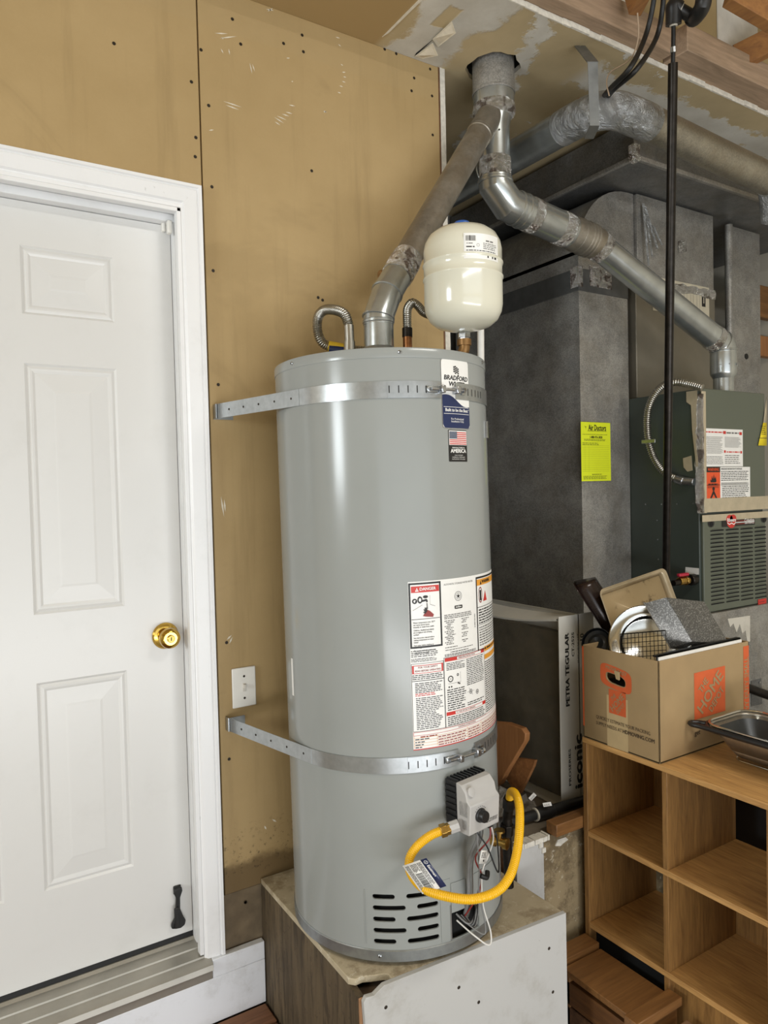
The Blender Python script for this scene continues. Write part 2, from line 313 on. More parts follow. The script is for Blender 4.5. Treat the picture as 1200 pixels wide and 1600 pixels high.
# ------------------------------------------------------------------ mesh builder
def wm(o):
    m = o.matrix_basis.copy()
    while o.parent: o = o.parent; m = o.matrix_basis @ m
    return m
class MB:
    def __init__(s): s.v = []; s.f = []; s.mi = []
    def face(s, idx, mi=0): s.f.append(tuple(idx)); s.mi.append(mi)
    def add(s, vs, fs, mi=0, X=None):
        b = len(s.v)
        s.v += [tuple(X @ Vector(p)) if X is not None else tuple(p) for p in vs]
        for f in fs: s.face([b+i for i in f], mi)
        return s
    def box(s, a, b, mi=0, X=None):
        x0, y0, z0 = [min(p, q) for p, q in zip(a, b)]; x1, y1, z1 = [max(p, q) for p, q in zip(a, b)]
        vs = [(x0, y0, z0), (x1, y0, z0), (x1, y1, z0), (x0, y1, z0), (x0, y0, z1), (x1, y0, z1), (x1, y1, z1), (x0, y1, z1)]
        return s.add(vs, [(3, 2, 1, 0), (4, 5, 6, 7), (0, 1, 5, 4), (1, 2, 6, 5), (2, 3, 7, 6), (3, 0, 4, 7)], mi, X)
    def poly(s, pts, mi=0): return s.add(pts, [tuple(range(len(pts)))], mi)
    def prism(s, pts, d, mi=0):      # polygon pts (3D) extruded by vector d
        n = len(pts); d = Vector(d); q = [Vector(p) for p in pts]
        nrm = sum(((q[i]-q[0]).cross(q[(i+1) % n]-q[0]) for i in range(n)), Vector())
        if nrm.dot(d) > 0: q.reverse()
        vs = q+[p+d for p in q]
        return s.add(vs, [tuple(range(n)), tuple(range(2*n-1, n-1, -1))]+[(i, i+n, (i+1) % n+n, (i+1) % n) for i in range(n)], mi)
    def lathe(s, prof, n=32, X=None, mi=0, cap0=True, cap1=True):
        vs = []; fs = []
        for r, z in prof:
            for k in range(n):
                a = 2*math.pi*k/n; vs.append((r*math.cos(a), r*math.sin(a), z))
        for i in range(len(prof)-1):
            for k in range(n):
                k2 = (k+1) % n; fs.append((i*n+k, i*n+k2, (i+1)*n+k2, (i+1)*n+k))
        if cap0: fs.append(tuple(range(n-1, -1, -1)))
        if cap1: fs.append(tuple((len(prof)-1)*n+k for k in range(n)))
        return s.add(vs, fs, mi, X)
    def tube(s, path, r, n=14, mi=0, caps=True):
        P = [Vector(p) for p in path]; m = len(P)
        rr = r if isinstance(r, (list, tuple)) else [r]*m
        T = []
        for i in range(m):
            t = (P[min(i+1, m-1)]-P[i]).normalized()+(P[i]-P[max(i-1, 0)]).normalized()
            T.append(t.normalized() if t.length > 1e-6 else Vector((0, 0, 1)))
        up = Vector((0, 0, 1)) if abs(T[0].z) < 0.9 else Vector((1, 0, 0))
        nv = T[0].cross(up).normalized(); vs = []
        for i in range(m):
            nv = (nv-T[i]*nv.dot(T[i])).normalized(); bv = T[i].cross(nv)
            for k in range(n):
                a = 2*math.pi*k/n; vs.append(P[i]+(nv*math.cos(a)+bv*math.sin(a))*rr[i])
        fs = []
        for i in range(m-1):
            for k in range(n):
                k2 = (k+1) % n; fs.append((i*n+k, i*n+k2, (i+1)*n+k2, (i+1)*n+k))
        if caps: fs += [tuple(range(n-1, -1, -1)), tuple((m-1)*n+k for k in range(n))]
        return s.add(vs, fs, mi)
    def rect(s, fn, x0, y0, x1, y1, mi=0, off=0.0, nu=1, nv=1):
        vs = []; fs = []
        for j in range(nv+1):
            for i in range(nu+1): vs.append(fn(x0+(x1-x0)*i/nu, y0+(y1-y0)*j/nv, off))
        for j in range(nv):
            for i in range(nu):
                a = j*(nu+1)+i; fs.append((a, a+1, a+nu+2, a+nu+1))
        return s.add(vs, fs, mi)
    def rrect(s, fn, x0, y0, x1, y1, r, mi=0, off=0.0):
        us = [x0+r*(1-math.cos(math.radians(22.5*k))) for k in range(5)]; xs_ = us+[x0+r+(x1-x0-2*r)*k/8 for k in range(1, 8)]+[x0+x1-u for u in reversed(us)]
        d = lambda x: r-math.sqrt(max(0, r*r-max(0, x0+r-x, x-(x1-r))**2))
        pts = [(fn(x, y0+d(x), off), fn(x, y1-d(x), off)) for x in xs_]
        return s.add([p for q in pts for p in q], [(2*i, 2*i+2, 2*i+3, 2*i+1) for i in range(len(xs_)-1)], mi)
    def disc(s, fn, cx, cy, r, mi=0, off=0.0, n=16, ry=None, r0=0.0):
        ry = ry or r
        o = [fn(cx+r*math.cos(2*math.pi*k/n), cy+ry*math.sin(2*math.pi*k/n), off) for k in range(n)]
        if not r0: return s.add(o, [tuple(range(n))], mi)
        q = [fn(cx+r0*math.cos(2*math.pi*k/n), cy+r0*ry/r*math.sin(2*math.pi*k/n), off) for k in range(n)]
        return s.add(o+q, [(k, (k+1) % n, (k+1) % n+n, k+n) for k in range(n)], mi)
    def shape(s, fn, pts, mi=0, off=0.0): return s.add([fn(x, y, off) for x, y in pts], [tuple(range(len(pts)))], mi)
    def text(s, fn, body, x, y, size, mi=0, off=0.0, align='LEFT', bold=0.0, sx=1.0, rot=0.0, shear=0.0, space=1.0):
        vs, fs = glyphs(body, align, 0.0, shear, space); c, sn = math.cos(rot), math.sin(rot)
        for k, e in enumerate(((0, 0),) if bold <= 0 else ((0, 0), (-bold, 0), (bold, 0), (0, bold*0.7), (0, -bold*0.7))):      # bold: overprinted
            s.add([fn(x+((px+e[0])*sx*c-(py+e[1])*sn)*size, y+((px+e[0])*sx*sn+(py+e[1])*c)*size, off+k*0.00003) for px, py in vs], fs, mi)
        return s
    def lines(s, fn, x0, y0, x1, y1, n, mi=0, off=0.0, fill=0.55, ragged=0.25, wordy=True, indent=0.0):
        # n rows of fine print too small to read, running from the top down
        y0, y1 = min(y0, y1), max(y0, y1); h = max((y1-y0)/n, 0.001)
        for i in range(n):
            y = y1-(i+1)*h+h*0.22; end = x1-(x1-x0)*ragged*random.random(); x = x0+indent*(x1-x0)*random.random()
            if not wordy: s.rect(fn, x, y, end, y+h*fill, mi, off, 4); continue
            while x < end-h*0.3:
                w = min(h*random.uniform(0.7, 3.0), end-x); s.rect(fn, x, y, x+w, y+h*fill, mi, off); x += w+h*0.45
        return s
    def build(s, name, mats, parent=None, bevel=0.0, sharp=35, seg=2, solid=0.0):
        me = bpy.data.meshes.new(name)
        inv = wm(parent).inverted() if parent else None
        me.from_pydata([tuple(inv @ Vector(p)) for p in s.v] if inv else s.v, [], s.f)
        if not isinstance(mats, (list, tuple)): mats = [mats]
        for m in mats: me.materials.append(m)
        me.polygons.foreach_set('material_index', s.mi)
        me.polygons.foreach_set('use_smooth', [True]*len(me.polygons))
        me.update(); me.set_sharp_from_angle(angle=math.radians(sharp))
        o = bpy.data.objects.new(name, me); COL.objects.link(o)
        if parent: o.parent = parent
        if solid:
            md = o.modifiers.new('solid', 'SOLIDIFY'); md.thickness = solid; md.offset = 0
        if bevel:
            md = o.modifiers.new('bevel', 'BEVEL'); md.width = bevel; md.segments = seg; md.limit_method = 'ANGLE'; md.angle_limit = math.radians(40); md.harden_normals = False
        return o
_gl = {}
def glyphs(body, align, bold, shear, space):
    k = (body, align, bold, shear, space)
    if k not in _gl:
        cu = bpy.data.curves.new('t', 'FONT'); cu.body = body; cu.size = 1.0; cu.align_x = align; cu.align_y = 'CENTER'
        cu.offset = bold; cu.shear = shear; cu.space_character = space; cu.resolution_u = 2; cu.fill_mode = 'FRONT'
        o = bpy.data.objects.new('t', cu); COL.objects.link(o)
        me = o.to_mesh()
        _gl[k] = ([(v.co.x, v.co.y) for v in me.vertices], [tuple(p.vertices) if p.normal.z > 0 else tuple(reversed(p.vertices)) for p in me.polygons if p.area > 1e-9])
        o.to_mesh_clear(); bpy.data.objects.remove(o); bpy.data.curves.remove(cu)
    return _gl[k]
def plane(o, u, v):
    o = Vector(o); u = Vector(u).normalized(); v = Vector(v); v = (v-u*v.dot(u)).normalized(); n = u.cross(v)
    return lambda x, y, off=0.0: tuple(o+u*x+v*y+n*off)
def frame(o, zdir, xdir=None):
    z = Vector(zdir).normalized(); x = Vector(xdir) if xdir is not None else (Vector((1, 0, 0)) if abs(z.x) < 0.9 else Vector((0, 1, 0)))
    x = (x-z*x.dot(z)).normalized(); y = z.cross(x); o = Vector(o)
    return Matrix(((x.x, y.x, z.x, o.x), (x.y, y.y, z.y, o.y), (x.z, y.z, z.z, o.z), (0, 0, 0, 1)))
def tag(o, label, cat, group=None):
    o['label'] = label; o['category'] = cat
    if group: o['group'] = group
    return o
def struct(o): o['kind'] = 'structure'; return o
def stuff(o): o['kind'] = 'stuff'; return o
def empty(name, loc=(0, 0, 0), rot=(0, 0, 0)):
    o = bpy.data.objects.new(name, None); o.empty_display_size = 0.05; COL.objects.link(o); o.location = loc; o.rotation_euler = rot
    o.matrix_basis = Matrix.LocRotScale(Vector(loc), None, None) @ Matrix.Rotation(rot[2], 4, 'Z') @ Matrix.Rotation(rot[1], 4, 'Y') @ Matrix.Rotation(rot[0], 4, 'X')
    return o
def thing(name, label, cat, loc=(0, 0, 0), rot=(0, 0, 0), group=None): return tag(empty(name, loc, rot), label, cat, group)
def piece(name, src, loc, parent, rot=None):      # another object on the same mesh
    o = bpy.data.objects.new(name, src.data); COL.objects.link(o); o.parent = parent; o.location = loc
    if rot: o.rotation_euler = rot
    for md in src.modifiers:
        n = o.modifiers.new(md.name, md.type)
        for a in ('width', 'segments', 'limit_method', 'angle_limit'):
            if hasattr(md, a): setattr(n, a, getattr(md, a))
    return o
def cut(o, tools):      # boolean difference, applied; tools are deleted
    for t in tools:
        md = o.modifiers.new('cut', 'BOOLEAN'); md.object = t; md.operation = 'DIFFERENCE'; md.solver = 'EXACT'
    bpy.context.view_layer.update()
    dg = bpy.context.evaluated_depsgraph_get()
    me = bpy.data.meshes.new_from_object(o.evaluated_get(dg)); o.modifiers.clear(); o.data = me
    me.set_sharp_from_angle(angle=math.radians(35))
    for t in tools: bpy.data.objects.remove(t)
def smooth_path(pts, n=8):
    P = [Vector(p) for p in pts]; out = []
    for i in range(len(P)-1):
        a, b, c, d = P[max(i-1, 0)], P[i], P[i+1], P[min(i+2, len(P)-1)]
        for k in range(n):
            t = k/n; out.append(0.5*((2*b)+(c-a)*t+(2*a-5*b+4*c-d)*t*t+(3*b-a-3*c+d)*t**3))
    return out+[P[-1]]
def resample(path, step):
    P = [Vector(p) for p in path]; out = [P[0]]; acc = 0.0
    for a, b in zip(P, P[1:]):
        L = (b-a).length; t = step-acc
        while t <= L: out.append(a+(b-a)*(t/L)); t += step
        acc = (acc+L) % step
    return out
def corrugated(mb, path, r, pitch=0.006, depth=0.12, n=14, mi=0):
    q = resample(path, pitch/4); pr = [r*(1-depth), r*(1-depth*0.3), r, r*(1-depth*0.3)]
    return mb.tube(q, [pr[i % 4] for i in range(len(q))], n, mi)

# ================================================================== THE SETTING
WY = 1.97            # face of the tan wall
ZC = 2.887           # underside of the low ceiling
ZF = -0.15           # concrete garage floor
SX = 1.50            # end of the tan wall, where the furnace alcove begins
xs = pY(312, 150, WY).x
# ---- tan wall: framing behind, sheets in front
b = MB(); b.box((-4.0, 2.005, ZF), (-0.42, 2.12, 3.3)); b.box((-0.42, 2.005, 2.33), (0.66, 2.12, 3.3)); b.box((0.66, 2.005, ZF), (SX-0.012, 2.12, 3.3)); b.box((-0.42, 2.005, ZF), (0.66, 2.12, 0.12))
wall = struct(b.build('wall_left', M['lumber']))
sheets = [((-4.0, -0.43), (ZF, ZC)), ((-0.43, xs-0.002), (2.30, ZC)), ((xs+0.002, SX-0.006), (0.338, ZC))]
for (x0, x1), (z0, z1) in sheets:
    MB().box((x0, WY, z0), (x1, WY+0.035, z1)).build('drywall_sheet', M['wall'], wall, 0.0015)
MB().box((0.655, WY+0.004, 0.17), (0.80, WY+0.034, 0.336)).build('drywall_patch', plain('damp_grey_brown_board', '#6f604a', 0.8, var=0.3, scale=14), wall, 0.001)
MB().box((0.80, WY, ZF), (SX-0.006, WY+0.034, 0.336)).build('drywall_sheet', M['wall'], wall, 0.001)
b = MB()                                                      # white broken edge where the wall ends
rag = [(SX-0.005+random.uniform(0, 0.002), 0.44+i*0.0766) for i in range(33)]
for (xa, za), (xb, zb) in zip(rag, rag[1:]): b.prism([(SX-0.006, WY-0.002, za), (xa+0.018, WY-0.002, za), (xb+0.018, WY-0.002, zb), (SX-0.006, WY-0.002, zb)], (0, 0.04, 0))
b.build('corner_bead', M['plaster'], wall)
MB().box((SX-0.0125, WY-0.001, 0.40), (SX-0.0065, WY+0.01, ZC)).build('rusty_edge', plain('rusty_bead_edge', '#6b4a30', 0.7, var=0.3, scale=30), wall)
wf = plane((0, WY, 0), (1, 0, 0), (0, 0, 1))
b = MB()                                                      # screw heads
for px, py in [(314, 78), (326, 165), (331, 292), (376, 69), (363, 30), (418, 5), (472, 55), (474, 81), (487, 267), (443, 68), (643, 142), (675, 150), (676, 211), (647, 122), (672, 108), (601, 77),
               (333, 423), (341, 601), (178, 68), (299, 128), (306, 215), (305, 245), (504, 469), (497, 465), (619, 84), (354, 1004), (358, 1186), (384, 1410), (575, 40)]:
    p = pY(px, py, WY); b.disc(wf, p.x, p.z, 0.0048, 0, 0.0006, 10)
b.disc(wf, pY(383, 1410, WY).x, pY(383, 1410, WY).z, 0.004, 0, 0.0006, 8)
stuff(b.build('screw_heads', M['screw'], wall))
b = MB()                                                      # pale scratches in the paper
def scr(x0, y0, x1, y1, w=0.0016):
    p, q = pY(x0, y0, WY), pY(x1, y1, WY); d = Vector((q.x-p.x, 0, q.z-p.z)); n = Vector((-d.z, 0, d.x)).normalized()*w
    b.poly([(p.x, WY-0.0008, p.z), ((p.x+q.x)/2-n.x, WY-0.0008, (p.z+q.z)/2-n.z), (q.x, WY-0.0008, q.z), ((p.x+q.x)/2+n.x, WY-0.0008, (p.z+q.z)/2+n.z)])
for a in [(415, 14, 428, 17), (418, 18, 426, 13), (335, 52, 356, 53), (343, 60, 370, 57), (346, 58, 349, 62), (345, 76, 349, 84), (357, 76, 359, 86), (390, 98, 394, 116), (394, 100, 398, 112),
          (348, 158, 378, 168), (352, 164, 374, 172), (447, 91, 453, 91), (451, 164, 461, 166), (446, 175, 457, 178), (428, 183, 444, 193), (432, 181, 448, 188), (440, 178, 452, 182), (429, 190, 438, 196),
          (532, 100, 536, 103), (534, 113, 540, 113), (536, 120, 541, 121), (534, 127, 540, 129), (530, 134, 536, 136), (527, 144, 533, 146), (528, 69, 533, 73), (524, 58, 531, 60), (505, 173, 511, 176), (505, 175, 510, 175), (455, 127, 458, 128),
          (326, 204, 334, 203), (345, 775, 350, 808), (350, 780, 352, 800), (354, 1000, 362, 992), (358, 1006, 363, 995), (425, 1280, 432, 1284), (413, 1290, 416, 1296)]: scr(*a, w=0.0026 if a[1] > 700 else 0.0017)
stuff(b.build('scuff_marks', M['scuff'], wall))

# ---- ceiling over wall and alcove, with the ragged hole for the vent collar
HX, HY = 1.655, 1.885
b = MB(); b.box((-4.0, 1.60, ZC), (4.0, 3.1, ZC+0.016))
ceil = struct(b.build('ceiling', M['ceiling']))
t = MB(); pr = []
for k in range(22):
    a = 2*math.pi*k/22; r = 0.088*random.uniform(0.94, 1.1); pr.append((HX+r*math.cos(a), HY+r*math.sin(a), ZC-0.05))
t.prism(pr, (0, 0, 0.2)); cut(ceil, [t.build('tool', M['void'])])
MB().box((HX-0.2, HY-0.2, ZC+0.05), (HX+0.2, HY+0.2, ZC+0.3)).build('attic_void', M['void'], ceil)
b = MB(); x = -0.2                                            # crumbling white gypsum edge of the ceiling sheet
while x < 3.9:
    w = random.uniform(0.03, 0.09); y0 = 1.597-random.uniform(0, 0.006)
    b.box((x, y0, ZC-random.uniform(0.0, 0.002)), (x+w, 1.6, ZC+0.0165)); x += w
stuff(b.build('gypsum_edge', M['plaster'], ceil))
for i, (pts) in enumerate([[(649, 88), (676, 62), (684, 72), (660, 92)], [(676, 62), (706, 28), (712, 36), (684, 74)]]):   # torn tape hanging down
    q = [pZ(x, y, ZC-0.004) for x, y in pts]; q[1].z -= 0.012; q[2].z -= 0.03
    MB().prism(q, (0, 0, 0.002)).build('torn_tape', M['scuff'], ceil)
q = [pZ(x, y, ZC-0.002) for x, y in [(648, 88), (678, 61), (672, 66), (650, 84)]]
MB().prism(q, (0, 0, 0.0015)).build('tape_gap', M['void'], ceil)
q = [pZ(x, y, ZC-0.0015) for x, y in [(597, 58), (607, 52), (660, 0), (654, 0)]]
MB().prism(q, (0, 0, 0.001)).build('torn_tape', M['scuff'], ceil)
q = [pY(x, y, WY-0.004) for x, y in [(420, 2), (520, 40), (595, 64), (648, 86), (648, 88), (594, 67), (520, 43), (420, 6)]]
MB().prism(q, (0, 0.003, 0)).build('ceiling_crack', M['screw'], ceil)

# ---- exposed framing beyond the ceiling edge
def joist(name, label, a, b_, mat, group=None):
    o = MB().box(a, b_).build(name, mat, None, 0.003); return tag(o, label, 'beam', group)
za = pY(860, 38, 1.535).z; zb = pY(860, 0, 1.535).z
xe = pY(1052, 100, 1.545).x
joist('header_beam', 'rough lumber header behind black cables, left of the black pipe', (-1.0, 1.545, ZC+0.018), (xe, 1.60, ZC+0.11), M['lumber'])
joist('header_beam', 'rough lumber header right of the black pipe with blunt sawn end', (xe+0.02, 1.505, ZC+0.016), (3.9, 1.60, ZC+0.105), M['lumber'])
b = MB(); b.box((-4, -3.1, 3.30), (4.0, 1.8, 3.33)); up = struct(b.build('ceiling_upper', M['upper']))
MB().box((-1.0, 1.60, ZC+0.02), (3.9, 1.63, 3.30)).build('upper_drywall', M['upper'], up)
for x0, x1, w in [(1.94, 2.0, 0), (2.47, 2.72, 0)]:
    MB().box((x0, 1.594, ZC+0.105), (x1, 1.5985, 3.29)).build('joint_compound_strip', M['mud'], up)
def sbeam(name, label, pa, pb, h, w):
    pa, pb = Vector(pa), Vector(pb); d = pb-pa; X = frame(pa, d, (0, 0, 1))
    o = MB().box((-h/2, -w/2, 0), (h/2, w/2, d.length), 0, X).build(name, M['lumberbrown'], None, 0.002); return tag(o, label, 'beam', 'brown joists under the upper ceiling')
sbeam('joist', 'brown joist end at the top edge left of the black elbow', pY(987, 8, 1.5), (1.72, 1.05, 3.13), 0.09, 0.04)
sbeam('joist', 'brown diagonal brace meeting the header right of the black elbow', pY(1150, 92, 1.55), pY(1275, 30, 1.35), 0.085, 0.04)
sbeam('joist', 'brown joist crossing the top right corner of the picture', pY(1215, 32, 1.25), pY(1140, -12, 1.3), 0.07, 0.04)

# ---- furnace alcove
b = MB(); b.box((SX+0.0, 3.0, ZF), (4.0, 3.1, ZC)); struct(b.build('wall_alcove_back', M['greywall']))
b = MB(); b.box((SX-0.011, 2.01, ZF), (SX+0.006, 3.0, ZC)); struct(b.build('wall_alcove_left', M['greywall']))
b = MB(); b.box((3.9, -4.4, ZF), (4.0, 3.0, 3.3)); struct(b.build('wall_right', M['paint']))
b = MB(); b.box((-4.1, -4.5, ZF), (-4.0, 0.1, 3.3)); b.box((-4.1, 1.0, ZF), (-4.0, 2.0, 3.3)); b.box((-4.1, 0.1, ZF), (-4.0, 1.0, 1.55)); b.box((-4.1, 0.1, 2.45), (-4.0, 1.0, 3.3))
struct(b.build('wall_far_left', M['paint']))
fx_ = tag(empty('added_overhead_fixture', (1.7, -0.55, 3.28)), 'unseen white ceiling lamp added to brighten upward faces', 'light')
m = MB(); m.box((1.08, -0.68, 3.19), (2.32, -0.42, 3.30)); m.build('housing', M['plate'], fx_, 0.01)
b = MB(); b.box((-4.0, -3.1, ZF), (-2.5, -3.0, 3.3)); b.box((2.5, -3.1, ZF), (4.0, -3.0, 3.3)); b.box((-2.5, -3.1, 2.15), (2.5, -3.0, 3.3))
struct(b.build('wall_behind', M['paint']))
b = MB(); b.box((-4.0, -4.4, ZF-0.1), (4.0, 3.0, ZF)); struct(b.build('floor', M['concrete']))

# ---- plank landing in front of the door
b = MB(); b.box((-0.6, 1.0, ZF), (0.770, 1.93, -0.04)); land = struct(b.build('floor_landing', M['deckdark']))
y = 1.945
for i, w in enumerate([0.088, 0.14, 0.14, 0.14, 0.14, 0.14]):
    MB().box((-0.62, y-w+0.005, -0.038), (0.772-(0.001*i), y, 0.0-0.002*(i % 2))).build('plank', M['deck'] if i % 2 == 0 else M['deckdark'], land, 0.004); y -= w
# ---- white riser board below the sill
zr = pY(385, 1480, 1.95).z
b = MB(); b.box((-0.7, 1.948, 0.0), (0.775, WY+0.03, 0.128)); b.box((0.62, 1.948, 0.128), (0.775, WY+0.0, zr))
struct(b.build('trim_1', M['riser'], None, 0.002))

# ---- door
DY = 2.055
door = struct(empty('door_1', (0.14, DY, 0.2)))
dR = pY(283, 900, DY).x; dB = pY(299.5, 1455, DY).z; dT = pY(255, 352, DY).z; dL = dR-0.86
def door_slab():
    bm = MB(); cols = []
    pan = [((30, 381), (178, 503)), ((37, 566), (194, 962)), ((55, 1068), (209, 1394))]
    rects = []
    for (x0, y0), (x1, y1) in pan:
        a = pY(x0, y0, DY); xr = 0.5*(pY(x1-14 if False else x1, y1, DY).x); 
    xl = 0.5*(pY(36, 500, DY).x+pY(56, 1075, DY).x); xr = 0.5*(pY(179, 480, DY).x+pY(208, 1340, DY).x)
    zs = [(pY(36, 490, DY).z, pY(31, 382, DY).z), (pY(53, 961, DY).z, pY(38, 567, DY).z), (pY(70, 1393, DY).z, pY(57, 1068, DY).z)]
    w = xr-xl; xl2 = dL+(dR-xr)
    X = [dL, xl2, xl2+w, xl, xr, dR]; Z = [dB]
    for a, c in sorted(zs): Z += [a, c]
    Z.append(dT)
    for i in range(5):
        for j in range(len(Z)-1):
            x0, x1, z0, z1 = X[i], X[i+1], Z[j], Z[j+1]
            if i in (1, 3) and j % 2 == 1:
                prof = [(0, 0), (0.006, 0.0042), (0.013, 0.0015), (0.018, 0.0020), (0.024, 0.0042), (0.066, 0.0012), (0.072, 0.0004)]
                rings = []
                for ins, dep in prof: rings.append([(x0+ins, DY+dep, z0+ins), (x1-ins, DY+dep, z0+ins), (x1-ins, DY+dep, z1-ins), (x0+ins, DY+dep, z1-ins)])
                for A, B in zip(rings, rings[1:]):
                    for k in range(4): bm.poly([A[k], A[(k+1) % 4], B[(k+1) % 4], B[k]])
                bm.poly(rings[-1])
            else: bm.poly([(x0, DY, z0), (x1, DY, z0), (x1, DY, z1), (x0, DY, z1)])
    bm.box((dL, DY+0.012, dB), (dR, DY+0.045, dT)); return bm
door_slab().build('slab', M['door'], door, sharp=12)
CY = WY-0.016
cO = pY(315, 290, CY); cI = pY(284.5, 322, CY); cB = pY(354, 1490, CY).z
def casing_v(x0, x1, z0, z1, flip):       # stepped casing profile, x0 outer edge, x1 inner edge
    m = MB(); w = x1-x0
    prof = [(0, WY+0.004), (0, CY), (0.14, CY), (0.20, CY+0.006), (0.28, CY+0.003), (0.86, CY+0.007), (0.94, CY+0.012), (1.0, CY+0.013), (1.0, WY+0.004)]
    return m, [(x0+w*a, y) for a, y in prof]
m, pf = casing_v(cO.x, cI.x, 0, 0, 0)
wc = cO.x-cI.x
m.add([(x, y, cB) for x, y in pf]+[(x, y, cO.z-(cO.x-x)) for x, y in pf], [(i, i+1, i+1+len(pf), i+len(pf)) for i in range(len(pf)-1)]+[tuple(range(len(pf)))])
m.build('casing', M['trim'], door, sharp=15)
m = MB(); xl = dL-0.02-wc                                         # head casing, mitred
m.add([(cO.x-(cO.x-x), y, cO.z-(cO.x-x)) for x, y in pf]+[(xl+(cO.x-x), y, cO.z-(cO.x-x)) for x, y in pf], [(i, i+len(pf), i+1+len(pf), i+1) for i in range(len(pf)-1)])
m.build('casing', M['trim'], door, sharp=15)
m = MB(); m.box((cI.x, WY-0.002, cB+0.01), (cI.x+0.02, DY+0.05, cI.z+0.02)); m.box((dR+0.0015, DY-0.032, dB-0.02), (cI.x, DY+0.03, cI.z))
m.box((cI.x-0.012, WY-0.004, cB+0.012), (cI.x, WY+0.02, cI.z))
m.build('jamb', M['trim'], door, 0.002)
m = MB(); m.box((xl, WY-0.002, cI.z), (cI.x+0.02, DY+0.05, cI.z+0.02)); m.box((xl, DY-0.032, dT+0.0015), (dR+0.002, DY+0.03, cI.z)); m.box((xl, WY-0.004, cI.z-0.012), (cI.x, WY+0.02, cI.z))
m.build('head_jamb', M['trim'], door, 0.002)
# aluminium threshold, stepped
zt = dB-0.012
m = MB(); prof = [(DY+0.03, zt), (DY-0.004, zt), (DY-0.012, zt-0.006), (DY-0.045, zt-0.010), (DY-0.047, zt-0.014), (DY-0.085, zt-0.018), (DY-0.087, zt-0.022), (1.945, zt-0.027), (1.938, zt-0.031), (1.935, zt-0.045), (1.945, zt-0.047), (1.95, 0.12), (DY+0.03, 0.12)]
xa, xb = -0.45, cI.x+0.015
n_ = len(prof); m.add([(xa, y, z) for y, z in prof]+[(xb, y, z) for y, z in prof], [(i, (i+1) % n_, (i+1) % n_+n_, i+n_) for i in range(n_)]+[tuple(range(n_)), tuple(range(2*n_-1, n_-1, -1))])
m.build('threshold', M['aluminium'], door, sharp=20)
MB().box((dL, DY-0.001, dB-0.011), (dR, DY+0.03, dB+0.003)).build('sweep', M['black'], door)
# brass knob
kp = pY(258, 993, DY); X = frame(kp, (0, -1, 0))
knob = MB().lathe([(0.036, -0.001), (0.037, 0.004), (0.033, 0.010), (0.022, 0.013)], 36, X).build('knob_rose', M['brass'], door)
MB().lathe([(0.012, 0.008), (0.0125, 0.022), (0.020, 0.028), (0.027, 0.036), (0.029, 0.046), (0.027, 0.055), (0.021, 0.060), (0.019, 0.0605), (0.018, 0.058), (0.011, 0.058)], 36, X).build('knob', M['brass'], door)
MB().lathe([(0.0105, 0.056), (0.0105, 0.0615), (0.009, 0.063)], 20, X).box((-0.0012, -0.005, 0.0625), (0.0012, 0.005, 0.0636), 1, X).build('keyhole', [M['brassy'], M['ink']], door)
# kick-down door holder
hp = pY(276, 1412, DY); f = plane((hp.x, DY, hp.z), (1, 0, 0), (0, 0, 1))
m = MB(); outl = [(-0.008, 0.050), (0.012, 0.052), (0.014, 0.040), (0.007, 0.022), (0.006, -0.01), (0.014, -0.034), (0.021, -0.048), (0.018, -0.060), (0.006, -0.066), (-0.008, -0.064), (-0.020, -0.060), (-0.019, -0.050), (-0.009, -0.034), (-0.006, -0.008), (-0.004, 0.022), (-0.010, 0.038)]
m.prism([f(x, z, 0.003) for x, z in outl], (0, -0.013, 0))
m.box(f(-0.009, 0.030, 0), f(0.013, 0.054, 0.006)); m.box(f(-0.013, -0.06, 0.016), f(0.001, 0.0, 0.022))
m.build('door_holder', M['black'], door, 0.003)
# contact sensor at the top of the door
sp = pY(255, 353, DY-0.002); f = plane((sp.x, DY, sp.z), (1, 0, 0), (0, 0, 1))
m = MB(); m.box(f(-0.006, -0.018, -0.003), f(0.005, 0.016, 0.014)); m.build('sensor_magnet', M['plate'], door, 0.004)
sp = pY(266, 353, DY-0.05); f = plane((sp.x, DY-0.034, sp.z), (1, 0, 0), (0, 0, 1))
m = MB(); m.box(f(-0.006, -0.018, -0.006), f(0.007, 0.018, 0.014)); m.build('door_sensor', M['plate'], door, 0.004)

# ================================================================== wall fittings
sw = pY(380.5, 1073, WY); f = plane((sw.x, WY-0.0005, sw.z), (1, 0, 0), (0, 0, 1))
w2 = (pY(399, 1070, WY).x-pY(362, 1075, WY).x)/2; h2 = 0.057
sw_o = thing('light_switch', 'white toggle light switch plate on the tan wall beside the door', 'switch', (sw.x, WY, sw.z))
MB().box(f(-w2, -h2, 0), f(w2, h2, 0.006)).build('plate', M['plate'], sw_o, 0.003)
MB().box(f(-0.005, -0.012, 0.006), f(0.005, 0.012, 0.0075)).box(f(-0.0035, -0.002, 0.006), f(0.0035, 0.009, 0.015)).build('toggle', plain('toggle_plastic', '#cfcac0', 0.4), sw_o, 0.001)
for z in (0.032, -0.031): MB().disc(f, 0.0, z, 0.0035, 0, 0.0066, 12).build('screw', M['screw'], sw_o)

